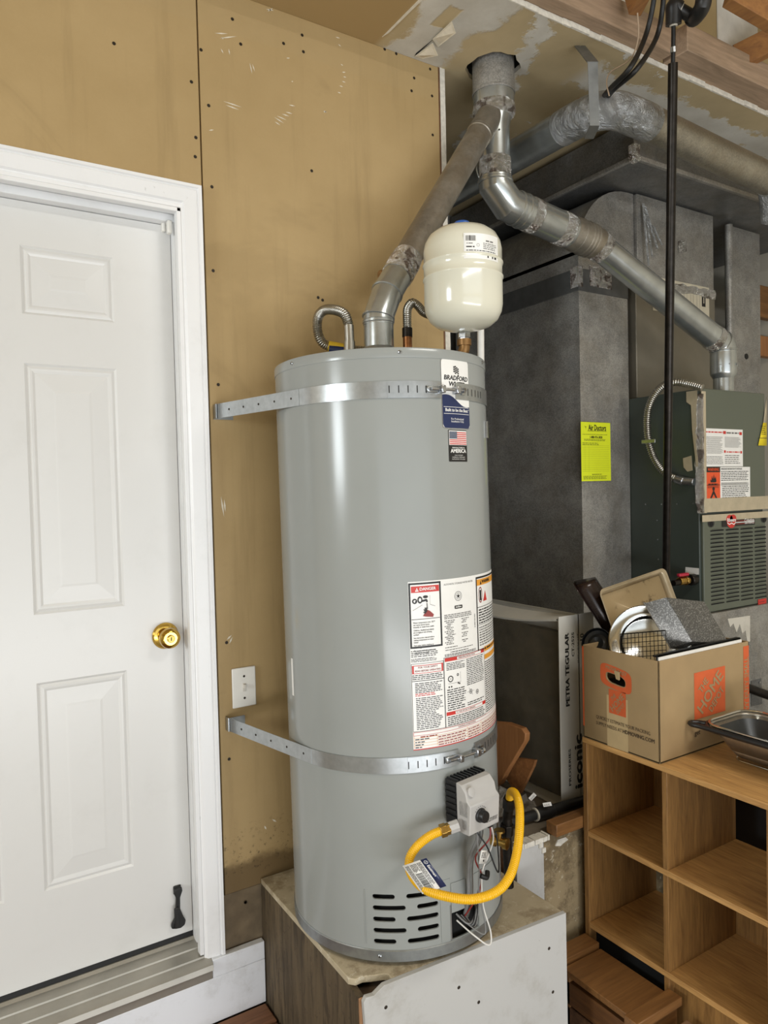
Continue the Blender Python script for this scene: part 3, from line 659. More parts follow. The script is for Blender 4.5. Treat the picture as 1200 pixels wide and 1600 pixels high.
# ================================================================== PEDESTAL
PT = 0.355; PXa, PXb = 0.777, 1.376; PYa, PYb = 1.381, 1.346
ped = thing('heater_pedestal', 'stained plywood and drywall pedestal under the grey water heater', 'pedestal', (1.08, 1.66, ZF))
top = [(PXa, WY-0.004), (PXa, PYa+0.066), (PXa+0.012, PYa+0.052), (PXa+0.03, PYa+0.052), (PXa+0.05, PYa+0.042), (PXa+0.075, PYa+0.032), (PXa+0.085, PYa+0.024), (PXa+0.082, PYa+0.0095), (PXb, PYb+0.0145), (PXb, 1.552), (PXb, WY-0.004)]
MB().prism([(x, y, PT-0.016) for x, y in top], (0, 0, 0.016)).build('top_board', M['pedtop'], ped, 0.0015)
MB().prism([(PXa+0.001, PYa+0.02, ZF), (PXa+0.001, WY-0.004, ZF), (PXa+0.001, WY-0.004, PT-0.016), (PXa+0.001, PYa+0.065, PT-0.016), (PXa+0.001, PYa+0.045, PT-0.02), (PXa+0.001, PYa+0.025, PT-0.024)], (0.016, 0, 0)).build('side_panel', M['pedside'], ped)
fr = [(0.004, ZF), (0.004, 0.19), (0.001, 0.24), (0.006, 0.28), (0.003, PT-0.022), (0.010, PT-0.012), (0.030, PT-0.014), (0.046, PT-0.005), (0.056, PT), (0.602, PT), (0.602, ZF)]
def fp(x, z): return (PXa+x, PYa+(PYb-PYa)*x/0.602, z)
MB().prism([fp(x, z) for x, z in fr], (0.0008, 0.013, 0)).build('front_panel', M['pedfront'], ped, 0.001)
MB().box((PXb-0.016, PYb+0.016, ZF), (PXb-0.001, 1.55, PT-0.016)).build('side_panel', M['pedside'], ped)
MB().box((PXa+0.02, PYa+0.016, 0.28), (PXb-0.02, PYa+0.065, 0.322)).box((PXa+0.02, PYa+0.02, ZF), (PXa+0.06, PYa+0.065, 0.28)).build('frame_stud', plain('dark_old_wood', '#4a3a2a', 0.9, var=0.4, scale=30), ped)
MB().prism([(PXa+0.004, PYa+0.014, ZF), (PXa+0.004, PYa+0.026, ZF), (PXa+0.004, PYa+0.026, 0.330), (PXa+0.004, PYa+0.014, 0.315)], (0.01, 0, 0)).build('splintered_edge', wood('raw_split_wood', '#9a6d48', '#c79a74', 'Z', 0.8), ped)
b = MB()
for px, py in [(603, 1574), (717, 1543), (858, 1482), (864, 1550), (748, 1566)]:
    d = ray(px, py); nn = Vector((-(PYb-PYa), 0.602, 0)); t = (Vector((PXa, PYa, 0))-EYE).dot(nn)/d.dot(nn); p = EYE+d*t
    b.lathe([(0.0045, 0), (0.003, 0.0008)], 10, frame(p, -nn))
stuff(b.build('nail_heads', M['screw'], ped))

# ================================================================== WATER HEATER
HR = 0.281; HH = 1.466
heater = thing('water_heater', 'tall grey tank water heater strapped to the tan wall, on the stained pedestal', 'water heater', (1.050, 1.650, 0.3435), (-0.0130, -0.0055, 0))
HM = wm(heater)
def hloc(th, r, z): a = math.radians(th); return HM @ Vector((r*math.cos(a), r*math.sin(a), z))
def hcyl(th0, z0, r=HR):
    def fn(x, y, off=0.0): a = math.radians(th0)+x/HR; rr = r+off; return tuple(HM @ Vector((rr*math.cos(a), rr*math.sin(a), z0+y)))
    return fn
def hband(mb, th0, th1, z0, z1, r, thick, mi=0, step=3.0):
    n = max(2, int(abs(th1-th0)/step)); vs = []; fs = []
    for i in range(n+1):
        th = th0+(th1-th0)*i/n
        for rr, z in ((r, z0), (r+thick, z0), (r+thick, z1), (r, z1)): vs.append(tuple(hloc(th, rr, z)))
    for i in range(n):
        for k in range(4): fs.append((4*i+k, 4*i+(k+1) % 4, 4*i+4+(k+1) % 4, 4*i+4+k))
    fs += [(3, 2, 1, 0), (4*n, 4*n+1, 4*n+2, 4*n+3)]
    return mb.add(vs, fs, mi)
def shell(prof, n=128):
    m = MB(); k = len(prof); vs = []; fs = []
    for i in range(n):
        a = 2*math.pi*i/n
        for r, z in prof: vs.append(tuple(HM @ Vector((r*math.cos(a), r*math.sin(a), z))))
    for i in range(n):
        j = (i+1) % n
        for q in range(k): fs.append((i*k+q, j*k+q, j*k+(q+1) % k, i*k+(q+1) % k))
    return m.add(vs, fs)
jk = shell([(HR, 0.045), (HR, 1.444), (HR-0.004, 1.444), (HR-0.004, 0.045)]).build('jacket', M['heater'], heater)
def cutter(th0, th1, z0, z1, r=None, rnd=True):
    s0, s1 = math.radians(th0)*HR, math.radians(th1)*HR; rr = (z1-z0)/2; pts = []
    if rnd:
        for c, a0 in ((s1-rr, -90), (s0+rr, 90)):
            for k in range(7): a = math.radians(a0+30*k); pts.append((c+rr*math.cos(a), (z0+z1)/2+rr*math.sin(a)))
    else: pts = [(s1, z0), (s1, z1), (s0, z1), (s0, z0)]
    n = len(pts); vs = []
    for rad in (HR-0.02, HR+0.02):
        for sx_, z in pts: a = sx_/HR; vs.append(tuple(HM @ Vector((rad*math.cos(a), rad*math.sin(a), z))))
    return MB().add(vs, [tuple(range(n-1, -1, -1)), tuple(range(n, 2*n))]+[(i, (i+1) % n, (i+1) % n+n, i+n) for i in range(n)]).build('tool', M['void'])
tools = []
for i, z in enumerate((0.175, 0.148, 0.121, 0.094, 0.068)):
    tools.append(cutter(225.2, 236.2 if i % 2 == 0 else 241.3, z-0.0058, z+0.0058))
    tools.append(cutter(241.7 if i % 2 == 0 else 246.8, 257.6, z-0.0058, z+0.0058))
tools.append(cutter(264.3, 282.0, 0.05, 0.114, rnd=False))
cut(jk, tools)
shell([(0.262, 0.025), (0.262, 0.30), (0.02, 0.30), (0.02, 0.025)], 48).build('burner_liner', M['void'], heater)
shell([(HR+0.0025, 0.021), (HR+0.0025, 0.046), (HR+0.001, 0.048), (HR-0.006, 0.048), (HR-0.006, 0.021)]).build('base_ring', M['ring'], heater)
for th in (30, 150, 270):
    MB().lathe([(0.02, 0.0155), (0.02, 0.023)], 12, HM @ Matrix.Translation((0.22*math.cos(math.radians(th)), 0.22*math.sin(math.radians(th)), 0))).build('foot', M['ring'], heater)
MB().lathe([(HR+0.0012, 1.441), (HR+0.0016, 1.443), (HR+0.0016, 1.461), (HR, 1.4645), (HR-0.006, 1.466), (0.06, 1.472)], 128, HM).build('top_cap', M['heater'], heater)
def hscrew(th, z, r=0.0042, par=None, rad=HR+0.0016):
    p = hloc(th, rad, z); n = (hloc(th, rad+0.1, z)-p).normalized(); m = MB().lathe([(r, 0), (r, 0.0016), (r*0.6, 0.0028)], 14, frame(p, n, (0, 0, 1)))
    m.box((-r*0.6, -0.0006, 0.0028), (r*0.6, 0.0006, 0.0031), 1, frame(p, n, (0, 0, 1))); m.box((-0.0006, -r*0.6, 0.0028), (0.0006, r*0.6, 0.0031), 1, frame(p, n, (0, 0, 1)))
    return m.build('screw', [M['zinc'], M['ink']], par or heater)
for th in (188.5, 247.7, 306.0): hscrew(th, 1.453)
hscrew(228.0, 0.034, rad=HR+0.0026)
# raised seam lines
m = MB(); hband(m, 221.2, 221.6, 0.06, 0.19, HR, 0.0012); m.build('panel_seam', M['heater'], heater)
m = MB(); hband(m, 258.6, 264.0, 0.052, 0.20, HR, 0.0014); hband(m, 263.6, 264.3, 0.05, 0.135, HR, 0.002, 1); m.build('access_panel_edge', [M['heater'], M['greyink']], heater)
m = MB()
pts = [(264.6, 0.114), (281.8, 0.112), (281.8, 0.160), (297, 0.168), (297, 0.190), (264.4, 0.186)]
hband(m, 264.5, 281.9, 0.116, 0.187, HR+0.0005, 0.0016); hband(m, 282.0, 297.0, 0.05, 0.187, HR+0.0005, 0.0016); m.build('access_panel', M['heater'], heater)
m = MB(); hband(m, 174.3, 176.5, 0.62, 0.715, HR+0.0003, 0.0006); m.build('edge_label', M['white'], heater)
m = MB(); hband(m, 311.0, 313.5, 1.262, 1.305, HR+0.0005, 0.006); m.build('relief_valve_plate', M['zinc'], heater)

# ---- printed labels, all on the curve of the jacket
LM = [M['white'], M['ink'], M['navy'], M['red'], M['flagblue'], M['greyink'], M['orange'], M['darkred'], M['zinc']]
A2X = lambda th, th0: math.radians(th-th0)*HR
f = hcyl(269.0, 1.277); m = MB(); w, h = A2X(288.2, 269.0), 0.166       # brand label
def crect(mb, fn, x0, y0, x1, y1, mi, off, nu=8): mb.rect(fn, x0, y0, x1, y1, mi, off, nu)
m.rrect(f, -0.001, -0.001, w+0.001, h+0.001, 0.010, 8, 0.0004)
m.rrect(f, 0.0004, 0.0004, w-0.0004, h-0.0004, 0.009, 0, 0.0008)
for k in range(20):
    u0, u1 = k/20, (k+1)/20; X0, X1 = 0.0006+u0*(w-0.0012), 0.0006+u1*(w-0.0012); tp_ = lambda u: 0.0795-0.026*u+0.006*math.sin(u*6.3)
    bt = lambda x: 0.0006+0.009-math.sqrt(max(0, 0.009**2-max(0, 0.0096-x, x-(w-0.0096))**2))
    m.shape(f, [(X0, bt(X0)), (X1, bt(X1)), (X1, tp_(u1)), (X0, tp_(u0))], 2, 0.0012)
cx = w/2
for i in range(4):
    for j in range(4):
        x = cx-0.009+0.0047*i; y = 0.1455-0.0052*j-0.002*(i/3)+0.002*math.sin(i*1.6)
        if j == 3 and i in (0, 2): continue
        m.shape(f, [(x, y), (x+0.0042, y-0.0004), (x+0.0042, y+0.0038-0.0004), (x, y+0.0038)], 1, 0.0012)
m.text(f, 'BRADFORD', cx+0.001, 0.1205, 0.0158, 1, 0.0014, 'CENTER', 0.03, 1.0, math.radians(-0.5), 0.15)
m.text(f, 'WHITE', cx+0.001, 0.106, 0.0158, 1, 0.0014, 'CENTER', 0.03, 1.1, 0, 0.15)
for y in (0.0505, 0.0345): crect(m, f, 0.004, y, w-0.004, y+0.0010, 0, 0.0014)
m.text(f, 'Built to be the Best', cx, 0.0435, 0.0106, 0, 0.0015, 'CENTER', 0.03, 0.93)
m.text(f, '\u00ae', w-0.0045, 0.0455, 0.004, 0, 0.0015, 'CENTER')
m.text(f, 'For Professional', cx, 0.0225, 0.0066, 0, 0.0015, 'CENTER', 0.01)
m.text(f, 'Installation Only', cx, 0.0165, 0.0066, 0, 0.0015, 'CENTER', 0.01)
m.build('brand_label', LM, heater, sharp=180)
f = hcyl(272.1, 1.197); m = MB(); w, h = A2X(285.2, 272.1), 0.0765        # flag label
m.rrect(f, 0, 0, w, h, 0.002, 1, 0.0006)
crect(m, f, 0.002, 0.040, w-0.0016, 0.0745, 0, 0.001)
for i in range(7): crect(m, f, 0.0032, 0.0415+i*0.00455, w-0.0028, 0.0415+i*0.00455+0.0024, 3, 0.0013)
crect(m, f, 0.0032, 0.0551, 0.0275, 0.0725, 4, 0.0016)
for i in range(5):
    for j in range(6): m.disc(f, 0.006+j*0.0038, 0.0572+i*0.0033, 0.0006, 0, 0.0018, 5)
m.text(f, 'MANUFACTURED IN', w/2, 0.0335, 0.0046, 0, 0.0012, 'CENTER', 0.02)
m.text(f, 'AMERICA', w/2, 0.0255, 0.0128, 0, 0.0012, 'CENTER', 0.04, 0.98)
m.text(f, 'USING THE FINEST', w/2, 0.0152, 0.0034, 0, 0.0012, 'CENTER')
m.text(f, 'MATERIALS & COMPONENTS', w/2, 0.0105, 0.0034, 0, 0.0012, 'CENTER')
m.text(f, 'FROM AROUND THE WORLD', w/2, 0.0058, 0.0034, 0, 0.0012, 'CENTER')
m.build('flag_label', LM, heater, sharp=180)
# the big instruction label
Z0 = 0.520; f = hcyl(247.7, Z0); m = MB(); w = A2X(322.0, 247.7); h = 0.917-Z0
crect(m, f, 0, 0, w, h, 0, 0.0005, 36)
def frame_rect(x0, y0, x1, y1, t, mi, off=0.0010):
    n = max(2, int((x1-x0)/0.012))
    crect(m, f, x0, y0, x1, y0+t, mi, off, n); crect(m, f, x0, y1-t, x1, y1, mi, off, n)
    crect(m, f, x0, y0, x0+t, y1, mi, off, 1); crect(m, f, x1-t, y0, x1, y1, mi, off, 1)
dw = A2X(264.6, 247.7)
frame_rect(0.001, 0.240, dw, h-0.003, 0.0042, 1)
crect(m, f, 0.0072, h-0.026, dw-0.005, h-0.011, 3, 0.001)
m.text(f, 'DANGER', 0.0275, h-0.0185, 0.0103, 0, 0.0015, 'LEFT', 0.03, 1.0)
m.shape(f, [(0.0165, h-0.0235), (0.0255, h-0.0235), (0.021, h-0.0145)], 0, 0.0015); m.rect(f, 0.0205, h-0.0222, 0.0215, h-0.0175, 3, 0.0018)
yy = h-0.058                                                            # tap over a scalded hand
m.disc(f, 0.015, yy+0.012, 0.0062, 1, 0.0012, 14); m.disc(f, 0.015, yy+0.012, 0.003, 0, 0.0015, 12); m.disc(f, 0.028, yy+0.0145, 0.0062, 1, 0.0012, 14, 0.0085); m.disc(f, 0.028, yy+0.0145, 0.003, 0, 0.0015, 12, 0.0045)
m.shape(f, [(0.026, yy+0.012), (0.044, yy+0.016), (0.047, yy+0.013), (0.047, yy+0.008), (0.0435, yy+0.008), (0.043, yy+0.011), (0.026, yy+0.008)], 1, 0.0014)
m.disc(f, 0.042, yy+0.021, 0.0065, 1, 0.0012, 12, 0.0035); m.disc(f, 0.017, yy+0.011, 0.0016, 1, 0.0017, 8)
m.shape(f, [(0.044, yy+0.006), (0.0465, yy+0.006), (0.0475, yy-0.008), (0.0445, yy-0.008)], 5, 0.0011)
m.shape(f, [(0.034, yy-0.024), (0.042, yy-0.026), (0.060, yy-0.028), (0.062, yy-0.022), (0.052, yy-0.013), (0.046, yy-0.010), (0.041, yy-0.014)], 7, 0.0012)
for k, (x, y) in enumerate([(0.036, yy-0.008), (0.039, yy-0.004), (0.043, yy-0.004), (0.034, yy-0.015)]): m.shape(f, [(0.040, yy-0.019), (x, y), (x+0.0018, y), (0.0455, yy-0.013)], 1, 0.0016)
m.shape(f, [(0.053, yy+0.002), (0.0535, yy+0.002), (0.0535, yy+0.024), (0.053, yy+0.024)], 5, 0.001); m.shape(f, [(0.053, yy+0.002), (0.0665, yy-0.003), (0.0665, yy-0.0022), (0.0535, yy+0.0028)], 5, 0.001)
m.shape(f, [(0.010, yy-0.010), (0.034, yy+0.002), (0.034, yy+0.003), (0.010, yy-0.009)], 5, 0.001)
crect(m, f, 0.006, h-0.0895, dw-0.005, h-0.0882, 1, 0.001)
y = h-0.095
for k, rows in enumerate(((3, ['Water temperature over 125\u00b0F', 'can cause severe burns', 'instantly or death from scalds.']), (3, ['Children, disabled and elderly', 'are at highest risk of being', 'scalded.']), (3, ['See instruction manual before', 'setting temperature at water', 'heater.']), (2, ['Feel water before bathing or', 'showering.']), (2, ['Temperature limiting valves are', 'available, see manual.']))):
    for ln in rows[1]: m.text(f, ln, 0.0095, y-0.002, 0.0051, 1, 0.001, 'LEFT', 0.012, 0.84); y -= 0.0052
    y -= 0.0022
m.text(f, 'AUTOMATIC STORAGE WATER HEATER', 0.089+0.051, h-0.013, 0.0062, 5, 0.001, 'CENTER', 0, 0.86)
cx, cy = 0.134, h-0.044                                                   # star seal
m.disc(f, cx, cy, 0.0115, 1, 0.001, 28, None, 0.0106); m.disc(f, cx, cy, 0.0078, 1, 0.001, 24, None, 0.0072)
m.shape(f, [(cx+(0.0062 if k % 2 == 0 else 0.0026)*math.sin(math.pi*k/5), cy+(0.0062 if k % 2 == 0 else 0.0026)*math.cos(math.pi*k/5)) for k in range(10)], 1, 0.0012)
m.rrect(f, cx-0.0125, cy-0.030, cx+0.013, cy-0.022, 0.002, 1, 0.001); m.text(f, 'AHRI', cx-0.010, cy-0.026, 0.006, 0, 0.0014, 'LEFT', 0.03); m.lines(f, cx+0.003, cy-0.0275, cx+0.011, cy-0.0245, 1, 0, 0.0014)
m.lines(f, 0.090, h-0.096, 0.180, h-0.084, 3, 5, 0.001, 0.5, 0.05)
for i in range(14):
    y = h-0.102-i*0.0043; m.lines(f, 0.090+0.004*(i % 3), y, 0.112+0.012*random.random(), y+0.0042, 1, 5, 0.001, 0.5, 0.2)
    if i % 4 != 3: m.lines(f, 0.142+0.004*(i % 2), y, 0.160+0.012*random.random(), y+0.0042, 1, 5, 0.001, 0.5, 0.2)
m.lines(f, 0.090, h-0.1655, 0.135, h-0.162, 1, 5, 0.001); m.lines(f, 0.090, h-0.1715, 0.182, h-0.168, 1, 5, 0.001, 0.5, 0.02); m.lines(f, 0.105, h-0.1775, 0.165, h-0.174, 1, 1, 0.001, 0.5, 0.05); m.lines(f, 0.088, h-0.1855, 0.194, h-0.179, 2, 1, 0.001, 0.5, 0.03)
for k in range(16): m.rect(f, 0.191, h-0.128+k*0.0021, 0.1945, h-0.128+k*0.0021+0.0006+0.0009*random.random(), 1, 0.001)
x0 = A2X(289.0, 247.7)                                                    # right-hand warning box
frame_rect(x0, 0.205, w-0.01, h-0.006, 0.0045, 1)
crect(m, f, x0+0.0045, h-0.028, w-0.0145, h-0.0125, 6, 0.001); m.text(f, 'WARNING', x0+0.030, h-0.0203, 0.0115, 1, 0.0014, 'LEFT', 0.03); m.shape(f, [(x0+0.019, h-0.026), (x0+0.028, h-0.026), (x0+0.0235, h-0.0155)], 1, 0.0014)
m.disc(f, x0+0.021, h-0.052, 0.010, 7, 0.0012, 20, 0.020, 0.0085); m.rect(f, x0+0.017, h-0.066, x0+0.026, h-0.040, 1, 0.001); m.shape(f, [(x0+0.036, h-0.070), (x0+0.060, h-0.070), (x0+0.050, h-0.044)], 3, 0.001)
crect(m, f, x0+0.0045, h-0.083, w-0.0145, h-0.0817, 1, 0.001)
m.lines(f, x0+0.01, h-0.125, w-0.02, h-0.086, 6, 1, 0.001, 0.5, 0.1); crect(m, f, x0+0.006, h-0.127, w-0.02, h-0.126, 1, 0.001); m.lines(f, x0+0.01, h-0.180, w-0.02, h-0.13, 8, 5, 0.001, 0.5, 0.1)
# small print below the danger box, then the two lower panels
m.lines(f, 0.002, 0.219, dw-0.012, 0.236, 4, 1, 0.001, 0.42, 0.15); m.lines(f, 0.002, 0.2075, dw-0.014, 0.217, 3, 1, 0.001, 0.42, 0.15)
Y1 = 0.204
frame_rect(0.001, 0.043, dw+0.001, Y1, 0.0009, 1)
crect(m, f, 0.003, Y1-0.024, dw-0.0008, Y1-0.0045, 3, 0.001); crect(m, f, 0.0075, Y1-0.0225, dw-0.0055, Y1-0.006, 0, 0.0013)
m.text(f, 'FOR YOUR SAFETY', dw/2+0.001, Y1-0.0098, 0.0062, 7, 0.0016, 'CENTER', 0.02, 0.95); m.text(f, 'READ BEFORE OPERATING', dw/2+0.001, Y1-0.0178, 0.0062, 7, 0.0016, 'CENTER', 0.02, 0.88)
m.lines(f, 0.003, Y1-0.0385, dw-0.003, Y1-0.0255, 3, 1, 0.001, 0.45, 0.05); crect(m, f, 0.002, Y1-0.042, dw, Y1-0.0405, 1, 0.001)
m.lines(f, 0.009, Y1-0.070, dw-0.004, Y1-0.045, 6, 1, 0.001, 0.45, 0.2); m.lines(f, 0.009, Y1-0.078, dw-0.018, Y1-0.070, 2, 3, 0.001, 0.5, 0.15); m.lines(f, 0.010, 0.047, dw-0.004, Y1-0.080, 18, 1, 0.001, 0.42, 0.28)
xm = dw+0.0045; xr = A2X(295.0, 247.7)
frame_rect(xm-0.003, 0.043, xr+0.001, Y1+0.006, 0.0009, 1); crect(m, f, xm, Y1-0.004, xr, Y1+0.0045, 3, 0.001, 14); crect(m, f, xm+0.036, Y1-0.003, xr-0.017, Y1+0.0035, 0, 0.0013, 8)
m.text(f, 'OPERATING INSTRUCTIONS', xm+0.039, Y1+0.0003, 0.0056, 7, 0.0016, 'LEFT', 0.01, 0.85)
xc = xm+0.066
m.lines(f, xm+0.004, Y1-0.026, xc-0.003, Y1-0.007, 5, 1, 0.001, 0.42, 0.3)
m.disc(f, xm+0.015, Y1-0.047, 0.0078, 1, 0.001, 20, None, 0.0055); m.disc(f, xm+0.015, Y1-0.047, 0.0012, 1, 0.001, 6); m.disc(f, xm+0.037, Y1-0.040, 0.0034, 1, 0.001, 10, None, 0.0016)
for (x, y) in ((xm+0.010, Y1-0.066), (xm+0.017, Y1-0.066), (xm+0.038, Y1-0.060), (xm+0.042, Y1-0.062)): m.disc(f, x, y, 0.0022, 1, 0.001, 8)
crect(m, f, xm+0.008, Y1-0.0585, xm+0.046, Y1-0.0579, 5, 0.001, 4); m.rect(f, xm+0.0455, Y1-0.0585, xm+0.046, Y1-0.034, 5, 0.001)
m.lines(f, xm+0.004, 0.081, xc-0.003, Y1-0.070, 10, 1, 0.001, 0.42, 0.25)
m.lines(f, xc+0.001, Y1-0.073, xr-0.003, Y1-0.006, 15, 1, 0.001, 0.42, 0.12); m.lines(f, xc+0.001, 0.082, xr-0.006, 0.092, 2, 1, 0.001, 0.42, 0.3)
for (x, y, r) in ((xc+0.014, Y1-0.089, 0.006), (xc+0.040, Y1-0.095, 0.006)): m.disc(f, x, y, r, 5, 0.001, 10, None, r*0.7); m.disc(f, x, y, r*0.35, 1, 0.001, 8)
for k in range(6): a = k*1.05; m.shape(f, [(xc+0.014, Y1-0.089), (xc+0.014+0.013*math.cos(a), Y1-0.089+0.011*math.sin(a)), (xc+0.0146+0.013*math.cos(a), Y1-0.0882+0.011*math.sin(a))], 5, 0.001)
crect(m, f, xm, 0.070, xr, 0.0785, 3, 0.001, 14); crect(m, f, xm+0.026, 0.071, xr-0.017, 0.0775, 0, 0.0013, 8); m.text(f, 'TO TURN OFF GAS TO APPLIANCE', xm+0.028, 0.0743, 0.0052, 7, 0.0016, 'LEFT', 0.01, 0.82)
m.lines(f, xm+0.003, 0.045, xr-0.002, 0.068, 5, 1, 0.001, 0.45, 0.1)
crect(m, f, xr+0.003, Y1-0.004, w-0.004, Y1+0.008, 6, 0.001); crect(m, f, xr+0.003, Y1-0.024, w-0.004, Y1-0.012, 6, 0.001); m.lines(f, xr+0.003, 0.045, w-0.004, Y1-0.028, 24, 1, 0.001, 0.45, 0.1)
frame_rect(0.001, 0.0335, w-0.002, 0.042, 0.0008, 3); m.text(f, 'CONTROL SYSTEM STATUS', 0.12, 0.0378, 0.005, 7, 0.0014, 'LEFT', 0.01)
m.lines(f, 0.018, 0.0275, 0.06, 0.0325, 1, 7, 0.001)
for y in (0.028, 0.0215, 0.015, 0.0085): crect(m, f, 0.002, y, w-0.003, y+0.0006, 6, 0.001, 20)
for x in (0.002, 0.060, 0.150, 0.205): m.rect(f, x, 0.004, x+0.0006, 0.033, 6, 0.001)
for i, y in enumerate((0.0225, 0.016, 0.0095, 0.0035)):
    m.lines(f, 0.005, y, 0.040-0.006*i, y+0.005, 1, 1, 0.001, 0.45); m.lines(f, 0.063, y, 0.147, y+0.005, 1, 7, 0.001, 0.45, 0.1); m.lines(f, 0.153, y, 0.203, y+0.005, 1, 7, 0.001, 0.45, 0.1); m.lines(f, 0.209, y, w-0.01, y+0.005, 1, 7, 0.001, 0.45, 0.1)
crect(m, f, 0.0, 0.0, w, 0.0022, 3, 0.0012, 36)
m.build('instruction_label', LM, heater, sharp=180)

# ---- gas control valve
th = 272.5; o0 = hloc(th, HR, 0.388); nv = (hloc(th+6, HR+0.1, 0.4)-hloc(th+6, HR, 0.4)).normalized(); zv = (HM @ Vector((0, 0, 1, 0))).to_3d().normalized(); uv = zv.cross(nv)
VX = Matrix(((uv.x, zv.x, nv.x, o0.x), (uv.y, zv.y, nv.y, o0.y), (uv.z, zv.z, nv.z, o0.z), (0, 0, 0, 1)))
vf = lambda x, y, off=0.0: tuple(VX @ Vector((x, y, off)))
val = MB().box((-0.049, -0.050, -0.004), (0.050, 0.058, 0.036), 0, VX).build('gas_valve', M['blackplastic'], heater, 0.003)
for k in range(9): MB().box((-0.046+k*0.0115, 0.057, 0.0), (-0.041+k*0.0115, 0.0615, 0.034), 0, VX).build('cooling_rib', M['blackplastic'], val)
for k in range(6): MB().box((-0.0525, -0.03+k*0.014, 0.0), (-0.048, -0.024+k*0.014, 0.032), 0, VX).build('cooling_rib', M['blackplastic'], val)
m = MB(); prof = [(-0.058, 0.034), (-0.058, 0.070), (-0.055, 0.073), (0.012, 0.078), (0.022, 0.068), (0.040, 0.064), (0.055, 0.050), (0.058, 0.034)]
m.prism([vf(-0.050, y, z) for y, z in prof], tuple((VX @ Vector((0.102, 0, 0, 0))).to_3d())); cover = m.build('valve_cover', M['ctlgrey'], val, 0.004)
fo = 0.0885
vp = plane(vf(0, -0.0215, 0.0759), uv, (VX @ Vector((0, 0.067, 0.005, 0))).to_3d())
m = MB(); X = frame(vp(-0.016, 0.005, 0.0), nv, uv); m.lathe([(0.0165, -0.002), (0.0165, 0.004), (0.0145, 0.005), (0.0135, 0.016), (0.0125, 0.0175)], 28, X); m.box((-0.0012, 0.0, 0.0175), (0.0012, 0.012, 0.0182), 0, X); m.build('knob', M['blackplastic'], val, 0.001)
m = MB(); m.lines(vp, 0.006, -0.022, 0.046, -0.012, 3, 1, 0.0006, 0.4, 0.1); 
m.build('fine_print', LM, val, sharp=180); m = MB()
for k in range(7): a = math.radians(40+k*17); m.rect(vp, -0.016+0.021*math.cos(a)-0.001, 0.005+0.021*math.sin(a)-0.001, -0.016+0.021*math.cos(a)+0.001, 0.005+0.021*math.sin(a)+0.001, 1, 0.0006)

m.build('dial_marks', LM, val, sharp=180); m = MB()
sp_ = plane(vf(-0.0506, 0, 0.054), -nv, zv)
m.rect(sp_, -0.015, -0.016, 0.012, 0.018, 0, 0.0006); m.lines(sp_, -0.013, -0.014, 0.010, 0.010, 6, 5, 0.0009); m.rect(sp_, -0.015, 0.014, 0.012, 0.018, 6, 0.0009); m.rect(sp_, -0.012, -0.046, 0.004, -0.024, 0, 0.0006)
m.build('side_sticker', LM, val, sharp=180)
m = MB(); m.lathe([(0.011, 0), (0.011, 0.006), (0.008, 0.007)], 18, frame(vf(-0.034, 0.038, 0.063), (nv+zv*0.4)), 0); m.build('cover_screw', M['ctlgrey'], val)
MB().box((0.025, -0.066, 0.042), (0.040, -0.050, 0.065), 0, VX).build('plug', M['blackplastic'], val, 0.002)
MB().box((-0.020, -0.067, 0.04), (-0.008, -0.056, 0.06), 0, VX).build('plug', M['blackplastic'], val, 0.002)
# tubes and wires below the valve
def wire(name, pts, r, mat, par, n=8): return MB().tube(smooth_path(pts, 8), r, n).build(name, mat, par)
bo = hloc(275, HR+0.012, 0.10)
wire('pilot_tube', [vf(0.004, -0.05, 0.045), vf(0.005, -0.09, 0.045), hloc(271.5, HR+0.028, 0.24), hloc(272.5, HR+0.016, 0.15), hloc(274, HR-0.012, 0.085)], 0.0045, M['wiregrey'], heater)
wire('burner_tube', [vf(0.016, -0.05, 0.045), vf(0.018, -0.09, 0.042), hloc(273.5, HR+0.024, 0.24), hloc(274.5, HR+0.012, 0.15), hloc(276, HR-0.012, 0.085)], 0.0065, M['ring'], heater)
wire('wire', [vf(0.032, -0.062, 0.062), vf(0.024, -0.09, 0.066), hloc(272, HR+0.05, 0.26), vf(0.010, -0.18, 0.05), hloc(275.5, HR+0.03, 0.15), hloc(273, HR-0.005, 0.09)], 0.0020, M['wirered'], heater)
wire('wire', [vf(0.036, -0.062, 0.062), vf(0.038, -0.095, 0.066), vf(0.030, -0.135, 0.056), vf(0.010, -0.172, 0.052), vf(0.012, -0.25, 0.05), vf(0.030, -0.32, 0.055), vf(0.018, -0.345, 0.06), vf(-0.01, -0.32, 0.04), hloc(268, HR-0.004, 0.09)], 0.0019, M['wirewhite'], heater)
wire('wire', [vf(-0.012, -0.062, 0.06), vf(-0.008, -0.15, 0.06), vf(0.0, -0.22, 0.05), vf(0.018, -0.305, 0.05), vf(0.008, -0.32, 0.045), hloc(268.5, HR-0.004, 0.10)], 0.0016, M['wiregrey'], heater)
wire('wire', [vf(-0.014, -0.06, 0.058), vf(0.006, -0.10, 0.075), vf(0.030, -0.165, 0.085), vf(0.060, -0.12, 0.06), vf(0.065, -0.09, 0.05)], 0.0018, M['black'], heater)
wire('wire_tie', [vf(-0.004, -0.170, 0.060), vf(0.010, -0.177, 0.066), vf(0.022, -0.170, 0.058)], 0.006, M['black'], heater)
for k in range(5): wire('wire', [hloc(268+k*1.5, HR-0.006, 0.105-k*0.004), hloc(272+k, HR+0.018, 0.085-k*0.003), hloc(279+k*0.7, HR+0.006, 0.098+k*0.01), hloc(280, HR-0.008, 0.13)], 0.0022, [M['wiregrey'], M['black']][k % 2], heater)
tg = pD(780, 1340, 1.60); dd = vf(-0.005, -0.118, 0.074); tp = plane(dd, uv*0.93+zv*(-0.35), zv+uv*0.2)
